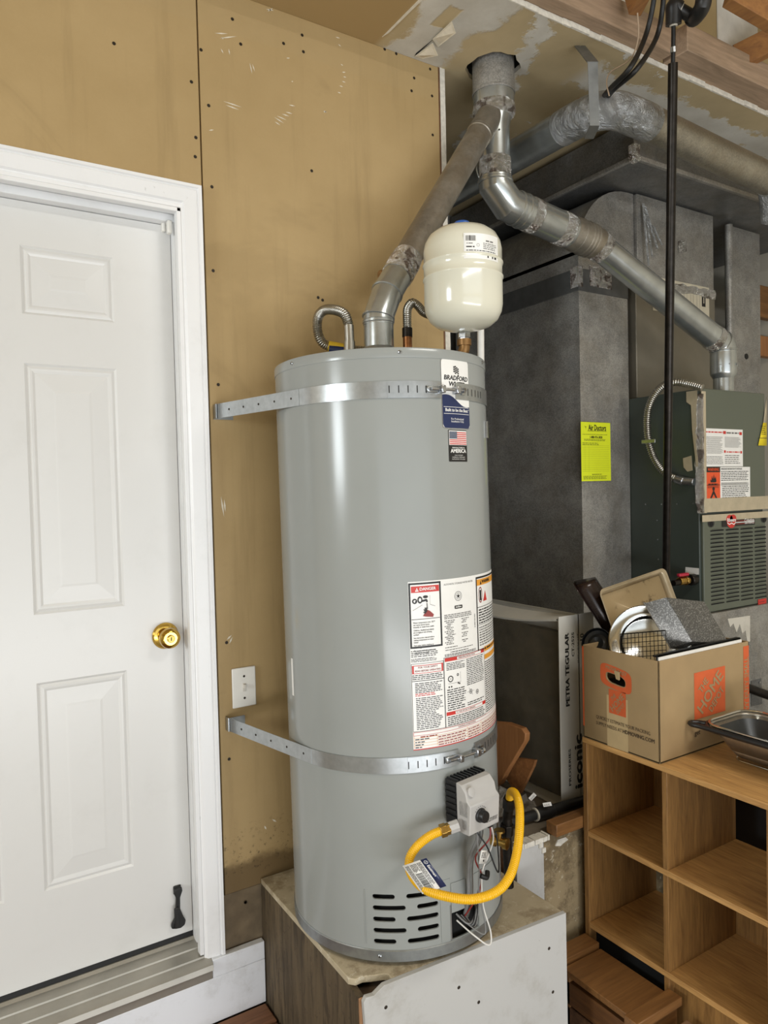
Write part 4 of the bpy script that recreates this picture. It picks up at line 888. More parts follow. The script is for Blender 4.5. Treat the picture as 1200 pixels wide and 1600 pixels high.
m = MB(); m.rect(tp, -0.014, -0.017, 0.012, 0.013, 0, 0.0); m.lines(tp, -0.010, -0.004, 0.008, 0.009, 4, 5, 0.0004); m.disc(tp, 0.001, -0.010, 0.0025, 1, 0.0004, 8); m.build('hang_tag', LM, heater, sharp=180, solid=0.0004)
dv = hloc(298, HR, 0.235); dn = (hloc(292, HR+0.1, 0.235)-hloc(292, HR, 0.235)).normalized()
X = frame(dv, dn); m = MB(); m.lathe([(0.014, 0), (0.014, 0.012), (0.010, 0.014), (0.010, 0.032), (0.0145, 0.034), (0.0145, 0.044), (0.009, 0.046)], 20, X); m.lathe([(0.006, 0), (0.006, 0.02), (0.014, 0.022), (0.014, 0.027)], 16, frame(dv+dn*0.022+zv*0.004, zv)); m.build('drain_valve', M['brassy'], heater)
# draft hood and water nipples
m = MB(); m.lathe([(0.060, 1.472), (0.060, 1.487), (0.052, 1.505), (0.043, 1.520), (0.040, 1.522)], 40, HM @ Matrix.Translation((0.0, 0.0, 0))); m.build('draft_hood', M['ring'], heater)

# ================================================================== STRAPS
def heater_strap(name, label, zl0, zl1, thA, thB, wxl, wxr, slots):
    o = thing(name, label, 'strap', hloc(0, 0, zl0)); r = HR+0.0012; c = hloc(0, 0, (zl0+zl1)/2)
    def tangent(wx, side):
        W_ = Vector((wx, WY-0.006, 0)); d = Vector((W_.x-c.x, W_.y-c.y, 0)); phi = math.degrees(math.atan2(d.y, d.x)); off = math.degrees(math.acos((r+0.0008)/d.length))
        return (phi+off) if side < 0 else (phi-off) % 360
    tl, tr = tangent(wxl, -1), tangent(wxr, 1)
    m = MB(); hband(m, tl, thA, zl0, zl1, r, 0.0013, 0, 2)
    def leg(th, wx, sgn):
        a0, a1 = hloc(th, r+0.0007, zl0), hloc(th, r+0.0007, zl1)
        w0, w1 = Vector((wx, WY-0.004, a0.z)), Vector((wx, WY-0.004, a1.z)); n = Vector((-(w0-a0).y, (w0-a0).x, 0)).normalized()*0.0014*sgn
        m_.prism([a0, w0, w1, a1], n); fx = wx+0.045*(-1 if sgn < 0 else 1)*0+0.0
        return w0, w1
    m.build('band', M['strap'], o, sharp=20)
    m_ = MB(); w0, w1 = leg(tl, wxl, 1); m_.box((wxl-0.002, WY-0.022, w0.z), (wxl+0.001, WY-0.001, w1.z)); m_.box((wxl-0.002, WY-0.0025, w0.z-0.001), (wxl+0.055, WY-0.001, w1.z-0.006)); lo = m_.build('wall_leg', M['strap'], o, sharp=20)
    a0 = hloc(tl, r, (zl0+zl1)/2); W_ = Vector((wxl, WY-0.004, a0.z)); dv_ = (a0-W_); nn = Vector((dv_.y, -dv_.x, 0)).normalized()
    if nn.dot(EYE-a0) < 0: nn = -nn
    for k in range(5): MB().lathe([(0.003, 0.0), (0.003, 0.0006)], 10, frame(W_+dv_*(0.2+0.18*k)+nn*0.0018, nn)).build('hole', M['screw'], lo)
    m_ = MB(); leg(tr, wxr, -1); m_.build('wall_leg', M['strap'], o, sharp=20)
    m = MB(); hband(m, thB, tr if tr > thB else tr+360, zl0, zl1, r, 0.0013, 0, 2); m.build('band', M['strap'], o, sharp=20)
    m = MB(); hband(m, thA-27, thA, zl0+0.001, zl1-0.001, r+0.0014, 0.0012, 0, 2); m.build('doubled_end', M['strap'], o, sharp=20)
    zc = (zl0+zl1)/2
    for th in slots: m = MB(); hband(m, th-0.25, th+0.25, zc-0.0085, zc+0.0085, r+0.0027, 0.0004, 0, 0.3); m.build('slot', M['ink'], o)
    for th in (thB+9.5, thB+13, thB+16.5, thB+20, thB+23.5): m = MB(); hband(m, th-0.2, th+0.2, zc-0.0085, zc+0.0085, r+0.0014, 0.0004, 0, 0.3); m.build('slot', M['ink'], o)
    m = MB(); hband(m, thB+3.6, thB+6.2, zc-0.009, zc+0.007, r+0.0016, 0.004, 0, 1); m.build('tab', M['zinc'], o)
    a, e = hloc(thA-6.5, r+0.014, zc), hloc(thB+2.5, r+0.014, zc); d = e-a
    m = MB(); m.tube([a, e], 0.0032, 12); m.tube([e, e+d.normalized()*0.006], 0.0068, 6); m.build('bolt', M['zinc'], o)
    for th in (thA-0.6, thB-0.8):
        p = hloc(th, r+0.010, zc); X = frame(p, d, zv); MB().box((-0.009, -0.012, -0.006), (0.009, 0.010, 0.006), 0, X).build('lug', M['zinc'], o, 0.002)
    p = hloc(thA-5.0, r+0.004, zc); MB().box((-0.008, -0.004, -0.016), (0.008, 0.004, 0.016), 0, frame(p, d, zv)).build('bracket', M['strap'], o, 0.003)
    return o
heater_strap('heater_strap', 'galvanized strap around the top of the grey water heater, over its brand label', 1.347, 1.387, 268.2, 277.5, pY(334, 640, WY).x, 1.405, (242, 246.5, 251, 255.5, 260, 264))
heater_strap('heater_strap', 'galvanized strap around the lower water heater, above the gas valve', 0.468, 0.506, 271.5, 283.0, pY(354, 1145, WY).x, 1.405, (245, 249.5, 254, 258.5, 263, 267.5))

# ================================================================== FLUES
fc = hloc(0, 0, 1.47); V = Vector
wy = V((1.655, 1.885, 0)); wz = lambda z: V((wy.x, wy.y, z))
def seamring(mb, p, d, r, w=0.006, h=0.003, mi=0): return mb.lathe([(r, -w), (r+h, -w*0.5), (r+h, w*0.5), (r, w)], 32, frame(p, d), mi, False, False)
hv = thing('heater_vent_pipe', 'galvanized vent pipe with gored elbow rising from the grey water heater', 'vent pipe', (fc.x, fc.y, fc.z))
e0 = V((fc.x, fc.y, fc.z+0.035)); e1 = V((fc.x, fc.y, fc.z+0.132)); jt = wz(2.715)+V((-0.030, -0.012, 0))
dir1 = (jt-e1).normalized(); mid = (V((dir1.x, dir1.y, 0)).normalized()*0.55+V((0, 0, 1))).normalized(); e2 = e1+mid*0.085; e3 = e2+(jt-e2).normalized()*0.085
fr_ = 0.0405
m = MB(); m.tube([e0, e1+V((0, 0, -0.012))], fr_, 36); seamring(m, e0+V((0, 0, 0.085)), (0, 0, 1), fr_); m.build('collar', M['flue'], hv, sharp=25)
m = MB(); m.tube([e1+V((0, 0, -0.02)), e1, e2, e3], fr_*1.03, 36); seamring(m, e1, V((0, 0, 1))+mid, fr_*1.03, 0.004, 0.003); seamring(m, e2, mid+dir1, fr_*1.03, 0.004, 0.003); m.build('elbow', M['flue'], hv, sharp=25)
pd = (jt-e3).normalized()
m = MB(); m.tube([e3-pd*0.015, jt], fr_*1.0, 36); seamring(m, jt-pd*0.11, pd, fr_, 0.005, 0.0025); m.build('pipe', M['dustyflue'], hv, sharp=25)
m = MB(); q = [e3-pd*0.015+pd*t for t in (0, 0.02, 0.04, 0.06, 0.085)]; m.tube(q, [fr_+0.0035, fr_+0.005, fr_+0.004, fr_+0.005, fr_+0.002], 40); m.build('foil_wrap', M['foil'], hv, sharp=60)

wv = thing('vent_wye', 'galvanized wye where both vent pipes join below the ceiling collar', 'vent pipe', wz(2.58))
m = MB(); m.lathe([(0.070, 2.800), (0.070, 3.02)], 40, Matrix.Translation(wy)); seamring(m, wz(2.802), (0, 0, 1), 0.070, 0.005, 0.002); m.build('ceiling_collar', M['duct'], wv, sharp=25)
m = MB(); m.lathe([(0.0665, 2.735), (0.0685, 2.75), (0.0690, 2.803)], 40, Matrix.Translation(wy)); m.build('sleeve', M['flue'], wv, sharp=25)
m = MB(); m.lathe([(0.060, 2.722), (0.069, 2.730), (0.0725, 2.742), (0.0705, 2.755), (0.068, 2.765)], 48, Matrix.Translation(wy)); m.build('foil_wrap', M['foil'], wv, sharp=60)
m = MB(); m.lathe([(0.051, 2.575), (0.051, 2.69), (0.060, 2.735)], 40, Matrix.Translation(wy)); m.build('barrel', M['flue'], wv, sharp=25)
m = MB(); m.tube([jt-pd*0.10, jt+pd*0.035], [fr_+0.002, fr_+0.003], 36); m.build('branch', M['dustyflue'], wv, sharp=25)
for z in (2.71, 2.685, 2.66): MB().lathe([(0.003, 0), (0.003, 0.002)], 8, frame(wz(z)+V((-0.020, -0.047, 0)), (-0.4, -0.9, 0))).build('rivet', M['screw'], wv)

fvX = 2.80; E_ = pX(1130, 540, fvX); F_ = V((E_.x, E_.y, 1.845))
fv = thing('furnace_vent_pipe', 'taped galvanized vent pipe sloping down from the wye to the furnace', 'vent pipe', F_)
a0 = wz(2.585); a1 = wz(2.510)
tE = (E_-EYE).dot(FWD); tA = (a1-EYE).dot(FWD); Mp = pD(930, 380, tA+(tE-tA)*0.45)
dM = (Mp-a1).normalized(); a2 = a1+(dM+V((0, 0, -0.9))).normalized()*0.085; dM = (Mp-a2).normalized(); dE = (E_-Mp).normalized(); LM_ = (Mp-a2).length
m = MB(); m.tube([a0, a1], 0.0535, 40); m.build('foil_wrap', M['foil'], fv, sharp=60)
m = MB(); m.tube([a1+V((0, 0, 0.012)), a1+V((0, 0, -0.012)), a2, a2+dM*0.05], 0.0565, 40); seamring(m, a1, (0, 0, 1), 0.0565); seamring(m, a2+dM*0.035, dM, 0.0565); m.build('elbow', M['flue'], fv, sharp=25)
p1 = a2+dM*0.045; p2 = a2+dM*(LM_-0.125); p3 = Mp+dE*0.02
m = MB(); m.tube([p1, p2], 0.0575, 40); seamring(m, p1+dM*0.02, dM, 0.0575); m.build('pipe', M['flue'], fv, sharp=25)
for s0, s1 in ((0.085, 0.125), (LM_-0.195, LM_-0.145)):
    q = [a2+dM*(s0+(s1-s0)*k/4) for k in range(5)]; MB().tube(q, [0.0580, 0.0600, 0.0590, 0.0600, 0.0580], 44).build('foil_wrap', M['foil'], fv, sharp=60)
m = MB(); m.tube([p2-dM*0.01, p2+dM*0.03, p2+dM*0.08, Mp, p3+dE*0.02], [0.0590, 0.0595, 0.0585, 0.057, 0.051], 40)
for k in (0.03, 0.065, 0.08, 0.095): seamring(m, p2+dM*k, dM, 0.0585)
m.build('reducer', M['dustyflue'], fv, sharp=25)
q = [p3-dE*0.02+dE*0.05*k/4 for k in range(5)]; MB().tube(q, [0.0545, 0.0560, 0.0550, 0.0550, 0.051], 44).build('foil_wrap', M['foil'], fv, sharp=60)
m = MB(); m.tube([p3, E_-dE*0.05], 0.0495, 40)
sd = dE.cross(V((0, 0, 1))).normalized(); nu = sd.cross(dE); sm = (-sd*0.35+nu*0.94).normalized()
m.prism([p3+sm*0.0485-sd*0.003, p3+sm*0.0485+sd*0.003, E_-dE*0.05+sm*0.0485+sd*0.003, E_-dE*0.05+sm*0.0485-sd*0.003], sm*0.003)
m.build('lower_pipe', M['flue'], fv, sharp=25)
q = [E_-dE*(0.075-0.035*k/4) for k in range(5)]; MB().tube(q, [0.051, 0.0525, 0.052, 0.0525, 0.051], 44).build('foil_wrap', M['foil'], fv, sharp=60)
e1_ = E_-dE*0.05
m = MB(); m.tube([e1_, E_-dE*0.015, E_+V((0, 0, -0.02)), E_+V((0, 0, -0.045))], 0.0515, 40); seamring(m, E_-dE*0.018, dE, 0.0515, 0.004); seamring(m, E_+V((0, 0, -0.022)), (0, 0, 1), 0.0515, 0.004); m.build('elbow', M['flue'], fv, sharp=25)
m = MB(); m.lathe([(0.040, 0), (0.040, 0.062), (0.050, 0.078), (0.052, 0.085), (0.0515, E_.z-F_.z-0.03)], 40, Matrix.Translation(F_)); m.build('connector', M['flue'], fv, sharp=25)
for k in range(4): a = math.radians(200+k*40); MB().lathe([(0.004, 0), (0.004, 0.003)], 8, frame(F_+V((0.0515*math.cos(a), 0.0515*math.sin(a), 0.115)), (math.cos(a), math.sin(a), 0))).build('screw', M['zinc'], fv)

# ================================================================== EXPANSION TANK AND WATER CONNECTORS
tb = pD(725, 516, 1.885); tt = pD(725, 358, 1.885); tax = V((tb.x, tb.y, 0)); TH = tt.z-tb.z
tank = thing('expansion_tank', 'cream expansion tank with blue cap standing above the water heater', 'tank', tb)
R_ = 0.1015
prof = [(0.018, -0.004), (0.045, 0.002), (0.070, 0.010), (0.088, 0.024), (0.098, 0.043), (R_, 0.062), (R_, 0.126), (R_+0.0028, 0.129), (R_+0.0028, 0.132), (R_, 0.135), (R_, 0.162), (R_+0.0028, 0.165), (R_+0.0028, 0.168), (R_, 0.171)]
prof += [(R_, TH-0.062), (0.098, TH-0.043), (0.088, TH-0.024), (0.070, TH-0.010), (0.045, TH-0.003), (0.02, TH)]
TX = Matrix.Translation(tb)
MB().lathe(prof, 64, TX).build('tank_body', M['tank'], tank, sharp=50)
MB().lathe([(0.022, TH-0.002), (0.022, TH+0.010), (0.019, TH+0.014)], 28, TX).build('blue_cap', M['blue'], tank)
vd = math.degrees(math.atan2(-tb.y, -tb.x))
def tcyl(th0, z0):
    def fn(x, y, off=0.0): a = math.radians(th0)+x/R_; rr = R_+off; return tuple(tb+V((rr*math.cos(a), rr*math.sin(a), z0+y)))
    return fn
f = tcyl(vd+2, TH-0.110); m = MB(); lw = math.radians(58)*R_; lh = 0.062
m.rect(f, 0, 0, lw, lh, 0, 0.0005, 20); m.rect(f, 0.002, 0.002, 0.0022, lh-0.002, 5, 0.0008)
for k in range(18): x = 0.005+k*0.0014; m.rect(f, x, lh-0.019, x+0.0004+0.0006*random.random(), lh-0.006, 1, 0.0008)
m.lines(f, 0.007, lh-0.027, 0.026, lh-0.023, 1, 5, 0.0008); m.disc(f, 0.036, lh-0.029, 0.004, 5, 0.0008, 12, None, 0.0032)
m.lines(f, 0.058, lh-0.020, 0.085, lh-0.014, 1, 5, 0.0008, 0.6); m.lines(f, 0.050, lh-0.038, 0.095, lh-0.021, 4, 5, 0.0008, 0.45, 0.2)
m.lines(f, 0.006, lh-0.036, 0.028, lh-0.031, 1, 1, 0.0008, 0.6, 0.1); m.lines(f, 0.006, lh-0.048, lw-0.008, lh-0.040, 2, 1, 0.0008, 0.5, 0.05); m.lines(f, 0.062, lh-0.060, lw-0.006, lh-0.050, 1, 1, 0.0008, 0.8, 0.0)
m.build('tank_label', LM, tank, sharp=180)
MB().lathe([(0.013, -0.030), (0.013, -0.020), (0.017, -0.019), (0.017, -0.008), (0.014, -0.004)], 6, TX).build('nipple', M['zinc'], tank)
el = tb+V((0, 0, -0.030)); tgt = hloc(150, 0.10, 1.50); dh = V((tgt.x-el.x, tgt.y-el.y, 0)).normalized(); c2 = el+V((0, 0, -0.042))
path = smooth_path([el, el+V((0, 0, -0.018)), c2+V((0, 0, 0.006))+dh*0.010, c2+dh*0.028, c2+dh*0.05], 6)
MB().tube(path, 0.0145, 20).tube([el+V((0, 0, 0.006)), el+V((0, 0, -0.010))], 0.0185, 20).tube([c2+dh*0.040, c2+dh*0.056], 0.018, 20).build('copper_elbow', M['bronze'], tank)
MB().tube([c2+dh*0.05, c2+dh*0.20], 0.0095, 14).build('copper_pipe', M['copper'], tank)
# cold connector with the square loop
dC = 1.955
cp = [pD(546, 556, dC), pD(546, 530, dC), pD(545, 508, dC), pD(538, 491, dC), pD(522, 484, dC+0.02), pD(506, 485, dC+0.05), pD(497, 496, dC+0.075), pD(496, 515, dC+0.09), pD(502, 533, dC+0.095), pD(514, 541, dC+0.10), pD(535, 545, dC+0.10), pD(575, 549, dC+0.10)]
cc = thing('water_connector', 'corrugated stainless connector bent in a square loop left of the vent', 'water connector', cp[0])
corrugated(MB(), smooth_path(cp[2:], 8), 0.0142, 0.0052, 0.16).build('flex_hose', M['stainless'], cc, sharp=50)
MB().tube([cp[0], cp[1]-V((0, 0, 0.006))], 0.0155, 20).tube([cp[1]-V((0, 0, 0.012)), cp[2]], 0.0135, 20).build('end_nut', M['stainless'], cc)
MB().tube([pD(513, 541, dC+0.085), pD(541, 546, dC+0.09)], 0.0150, 18).build('yellow_band', M['yellowtag'], cc)
MB().tube([pD(514, 545.5, dC+0.082), pD(541, 549, dC+0.086)], 0.0142, 18).build('blue_band', M['navy'], cc)
dH_ = 1.965
hc = thing('water_connector', 'corrugated stainless connector on copper nipple between vent and cream tank', 'water connector', pD(637, 545, dH_))
MB().tube([pD(637, 552, dH_), pD(636.5, 526, dH_)], 0.0125, 18).build('copper_nipple', M['copper'], hc)
MB().tube([pD(636.5, 527, dH_), pD(636.3, 513, dH_)], 0.0140, 18).build('nut', M['blackiron'], hc)
hp2 = [pD(636.3, 513, dH_), pD(636, 495, dH_), pD(637, 482, dH_+0.01), pD(644, 473, dH_+0.02), pD(653, 478, dH_+0.03), pD(662, 488, dH_+0.05), pD(680, 494, dH_+0.09), pD(705, 492, dH_+0.13)]
corrugated(MB(), smooth_path(hp2, 8), 0.0122, 0.0052, 0.16).build('flex_hose', M['stainless'], hc, sharp=50)
vp_ = thing('shutoff_valve', 'capped pipe stub with yellow and blue band behind the vent elbow', 'valve', pD(596, 428, 2.22))
MB().tube([pD(594, 429, 2.10), pD(604, 430, 2.12)], 0.013, 18).build('end_cap', M['bronze'], vp_, 0.002)
MB().tube([pD(603, 428, 2.115), pD(640, 432, 2.15)], 0.0115, 18).build('blue_band', M['navy'], vp_)
MB().tube([pD(604, 426.3, 2.107), pD(640, 430, 2.142)], 0.0108, 18).build('yellow_band', M['yellowtag'], vp_)
tag(MB().tube([pD(751, 500, 2.12), pD(752, 640, 2.12)], 0.010, 16).build('white_pipe', M['pvc']), 'white plastic pipe running down behind the water heater, under the cream tank', 'pipe')

# ================================================================== YELLOW GAS HOSE
hs = vf(-0.052, -0.030, 0.052)
vL = V(vf(-0.05, -0.035, 0.06)); fx = -uv
gh = thing('gas_hose', 'yellow corrugated gas hose looping under the heater gas valve', 'gas hose', vL)
f1 = pD(703, 1294, 1.665); f2 = pD(690, 1298, 1.66)
gp = [f2, pD(672, 1306, 1.655), pD(652, 1322, 1.645), pD(640, 1342, 1.635), pD(642, 1365, 1.62), pD(662, 1388, 1.595), pD(695, 1400, 1.575), pD(738, 1405, 1.565), pD(776, 1393, 1.58), pD(797, 1368, 1.61), pD(808, 1330, 1.66), pD(812, 1290, 1.71), pD(811, 1258, 1.76), pD(805, 1240, 1.80), pD(798, 1238, 1.83), pD(796, 1250, 1.85)]
corrugated(MB(), smooth_path(gp, 8), 0.0105, 0.0046, 0.10, 16).build('hose', M['yellowhose'], gh, sharp=60)
MB().tube([f1, pD(694, 1297, 1.662)], 0.0135, 6).tube([pD(697, 1296, 1.663), pD(688, 1299, 1.66)], 0.0155, 6).build('fitting', M['brassy'], gh, 0.001)
MB().tube([pD(716, 1289, 1.67), pD(702, 1294, 1.666)], 0.014, 8).build('valve_inlet', M['ctlgrey'], gh)
MB().tube([pD(796, 1247, 1.848), pD(795, 1262, 1.86)], 0.0165, 6).tube([pD(795, 1262, 1.86), pD(793, 1276, 1.87)], 0.013, 12).build('fitting', M['blackiron'], gh)
q0, q1, q2, q3 = pD(629, 1353, 1.605), pD(660, 1397, 1.585), pD(695, 1389, 1.578), pD(667, 1340, 1.60)
lp = plane(q0, q1-q0, q3-q0); m = MB(); lw, lh = (q1-q0).length, (q3-q0).length*0.98
n2 = (q1-q0).cross(q3-q0).normalized()
lp = (lambda o, u, v, n: (lambda x, y, off=0.0: tuple(o+u*x+v*y+n*off)))(q0, (q1-q0).normalized(), (q3-q0).normalized(), n2 if n2.dot(EYE-q0) > 0 else -n2)
m.rect(lp, 0, 0, lw, lh, 0, 0); m.rect(lp, 0, lh*0.74, lw, lh, 2, 0.0006)
m.disc(lp, lw*0.12, lh*0.88, 0.0042, 0, 0.001, 14, None, 0.0034); m.text(lp, 'E', lw*0.12, lh*0.88, 0.005, 0, 0.001, 'CENTER'); m.text(lp, 'Eastman', lw*0.22, lh*0.88, 0.0085, 0, 0.001, 'LEFT', 0.02)
for k in range(26): x = lw*(0.38+0.022*k); m.rect(lp, x, lh*0.24, x+0.0004+0.0006*random.random(), lh*0.5, 1, 0.0006)
m.lines(lp, lw*0.06, lh*0.52, lw*0.94, lh*0.70, 4, 5, 0.0006); m.lines(lp, lw*0.06, lh*0.05, lw*0.94, lh*0.20, 3, 5, 0.0006); m.lines(lp, lw*0.06, lh*0.24, lw*0.34, lh*0.5, 5, 5, 0.0006)
m.build('paper_tag', LM, gh, sharp=180, solid=0.0005)

# ================================================================== ALCOVE PLATFORM
PY_ = 1.557; PZ = 0.436
plat = struct(empty('floor_platform', (2.2, 2.2, ZF)))
MB().box((1.40, PY_, ZF), (1.507, PY_+0.012, PZ-0.004)).build('face_panel', M['pedfront'], plat, 0.001)
MB().box((1.509, PY_+0.002, ZF), (2.51, PY_+0.014, PZ-0.002)).build('face_panel', M['platform'], plat, 0.001)
MB().box((1.392, PY_+0.014, ZF), (3.9, 2.995, PZ-0.016)).build('core', M['deckdark'], plat)
MB().box((1.39, PY_+0.012, PZ-0.016), (3.9, 2.995, PZ)).build('top_board', plain('dusty_plywood', '#6b6152', 0.9, var=0.35, scale=12), plat)
b = MB()
for k in range(14):
    x = 1.41+k*0.0085+random.uniform(0, 0.004); b.box((x, PY_-0.001-random.uniform(0, 0.003), PZ-0.012), (x+random.uniform(0.006, 0.012), PY_+0.03, PZ+random.uniform(0.0, 0.004)))
for (px, py) in ((845, 1320), (850, 1328)):
    p = pY(px, py, PY_-0.002); b.box((p.x-0.008, PY_-0.004, p.z-0.008), (p.x+0.006, PY_+0.001, p.z+0.006))
p = [pY(x, y, PY_-0.001) for x, y in ((868, 1322), (872, 1312), (884, 1308), (888, 1312), (880, 1318), (876, 1322))]
b.prism(p, (0, 0.003, 0))
stuff(b.build('crumbled_plaster', M['plaster'], plat))
o = MB().box((1.536, 1.532, PZ+0.001), (2.05, 1.575, PZ+0.038)).build('wood_block', M['pine'], None, 0.002); tag(o, 'short length of brown lumber on the platform edge left of the bookcase', 'lumber')
# black plastic pipe lying on the platform
bp = thing('drain_pipe', 'black plastic drain pipe with coupling on the platform behind the yellow hose', 'pipe', (1.5, 1.62, PZ))
pa, pb = V((1.395, 1.655, PZ+0.024)), V((2.1, 1.605, PZ+0.024)); pd_ = (pb-pa).normalized()
MB().tube([pa, pb], 0.0155, 20).build('pipe', M['abs'], bp)
MB().tube([pa+pd_*0.165, pa+pd_*0.23], 0.0215, 20).build('coupling', M['abs'], bp, 0.002)
MB().tube([pa+pd_*0.160, pa+pd_*0.165], 0.0205, 20).build('cement_ring', M['cream'], bp)
MB().tube([pa-pd_*0.01, pa+pd_*0.045], 0.0215, 20).build('coupling', M['abs'], bp, 0.003)
gs = thing('gas_stub', 'black iron gas stub rising to the end of the yellow hose', 'pipe', (1.45, 1.70, PZ))
g0 = pD(793, 1276, 1.87)
MB().tube([g0, g0+V((0.0, 0.004, -0.05)), V((g0.x+0.01, g0.y+0.01, PZ+0.001))], 0.012, 16).build('pipe', M['blackiron'], gs)
MB().tube([g0+V((0, 0.002, -0.02)), g0+V((0.0, 0.005, -0.05))], 0.017, 8).build('shutoff_body', M['blackiron'], gs, 0.001)
# crumpled plastic on the platform
def crumple(name, label, cx, cy, cz, w, d, h, mat, seed):
    rnd = random.Random(seed); n = 9; vs = []; fs = []
    for j in range(n+1):
        for i in range(n+1):
            u, v = i/n, j/n; e = min(u, 1-u, v, 1-v)*2
            vs.append((cx+(u-0.5)*w+rnd.uniform(-0.01, 0.01), cy+(v-0.5)*d+rnd.uniform(-0.01, 0.01), cz+0.003+h*e**0.6*rnd.uniform(0.35, 1.0)))
    for j in range(n):
        for i in range(n): a = j*(n+1)+i; fs.append((a, a+1, a+n+2, a+n+1))
    return tag(MB().add(vs, fs).build(name, mat, None, sharp=15), label, 'plastic')
crumple('plastic_bag', 'crumpled clear plastic bag heaped behind the black drain pipe', 1.545, 1.78, PZ, 0.17, 0.17, 0.075, M['bag'], 3)
for i, (px, py, an, lb) in enumerate([(832, 1245, 0.3, 'small white price tag lying on the plastic bag'), (855, 1257, -0.4, 'small white barcode tag lying beside the black drain pipe')]):
    p = pZ(px, py, PZ+0.06); X = frame(p, (-0.4, -0.6, 0.8), (math.cos(an), math.sin(an), 0))
    m = MB(); m.box((-0.013, -0.006, 0), (0.013, 0.006, 0.001), 0, X)
    for k in range(6): m.box((-0.010+k*0.003, -0.0045, 0.001), (-0.009+k*0.003, 0.001, 0.0012), 1, X)
    tag(m.build('paper_tag', [M['white'], M['ink']]), lb, 'tag')

# ================================================================== LEANING BOARDS
q = [pX(x, y, 1.60) for x, y in ((768, 1128), (792, 1130), (815, 1138), (821, 1147), (820, 1158), (790, 1208), (781, 1226), (770, 1232))]
tag(MB().prism(q, (0.022, 0, 0)).build('board', M['boardred'], None, 0.003), 'reddish wooden board with rounded corner leaning behind the water heater', 'board')
q = [pX(x, y, 1.640) for x, y in ((790, 1182), (836, 1188), (833, 1198), (813, 1240), (806, 1240), (790, 1216))]
tag(MB().prism(q, (0.012, 0, 0)).build('board', M['fir'], None, 0.001), 'lighter plywood offcut with wavy grain leaning below the reddish board', 'board')

# ================================================================== CARTON OF CEILING TILES
cx0, cy0, cz0, cz1 = 1.690, 1.660, PZ+0.002, 1.060
ct = thing('tile_carton', 'white printed carton of ceiling tiles standing open against the metal duct', 'carton', (1.92, 1.85, PZ))
fp_ = plane((cx0, cy0, cz0), (1, 0, 0), (0, 0, 1))
m = MB(); m.box((cx0, cy0, cz0), (1.85, cy0+0.004, cz1)); m.build('front_panel', M['tilebox'], ct, 0.001)
m = MB(); m.box((cx0, cy0, cz0), (1.78, 2.27, cz0+0.004)); m.box((cx0, cy0+0.606, cz0), (1.78, cy0+0.61, cz1)); m.box((1.776, cy0, cz0), (1.78, 2.27, cz1)); m.build('carton_shell', M['tilebox'], ct)
m = MB(); n = 10; vs = []; fs = []
for i in range(n+1):
    y = cy0+0.61*i/n; s = -0.022*math.sin(math.pi*min(1, i/n*1.1))-0.004*i/n
    vs += [(cx0-0.012, y, cz1+s-0.006-0.012*i/n), (1.755, y, cz1+0.000+s*0.5), (1.755, y, cz1-0.005+s*0.5), (cx0-0.010, y, cz1+s-0.012-0.012*i/n)]
for i in range(n):
    for k in range(4): fs.append((4*i+k, 4*i+(k+1) % 4, 4*i+4+(k+1) % 4, 4*i+4+k))
m.add(vs, fs); m.build('top_flap', M['tilebox'], ct)
m = MB(); m.box((cx0+0.055, cy0+0.006, cz0+0.006), (1.774, cy0+0.60, cz1-0.065)); m.build('tile_stack', M['tiles'], ct)
m = MB(); n = 16; vs = []; fs = []; rnd = random.Random(5)
for j in range(n+1):
    for i in range(n+1):
        u, v = i/n, j/n; vs.append((cx0+0.030-0.05*(1-v)**2*(0.4+u*0.6)+rnd.uniform(-0.004, 0.004), cy0+0.006+0.595*u, cz0+0.008+(cz1-cz0-0.06)*v))
for j in range(n):
    for i in range(n): a = j*(n+1)+i; fs.append((a, a+1, a+n+2, a+n+1))
m.add(vs, fs); m.build('plastic_wrap', M['plastic'], ct, sharp=180)
tp = lambda x, y, off=0.0: fp_(0.0+x, y, off+0.0006)
H_ = cz1-cz0; m = MB()
def vt(body, pxa, pya, pyb, size, bold, mi=0):      # upright-running lettering from pixel row pya (bottom) to pyb (top)
    a = pY(pxa, pya, cy0); e = pY(pxa, pyb, cy0); L_ = e.z-a.z
    vs_, _ = glyphs(body, 'LEFT', 0.0, 0.0, 1.0); wd = max(v[0] for v in vs_); s = size
    m.text(tp, body, a.x-cx0, a.z-cz0, s, mi, 0.0, 'LEFT', bold, L_/(wd*s), math.pi/2)
vt('PETRA TEGULAR', 887.5, 1104, 989, 0.0235, 0.05)
vt('CT-2525', 895.5, 1026, 988, 0.0155, 0.03)
vt('23-3/4" x 23-3/4" x 5/8"', 903, 1036, 989, 0.0075, 0.0)
vt('10', 909.5, 1003, 990, 0.025, 0.02)
m.build('lettering', M['ink'], ct, sharp=180); m = MB()
vt('PROSERIES', 891, 1228, 1170, 0.014, 0.03)
vt('iconic', 905, 1232, 1148, 0.05, 0.04)
m.build('lettering', M['ink'], ct, sharp=180)

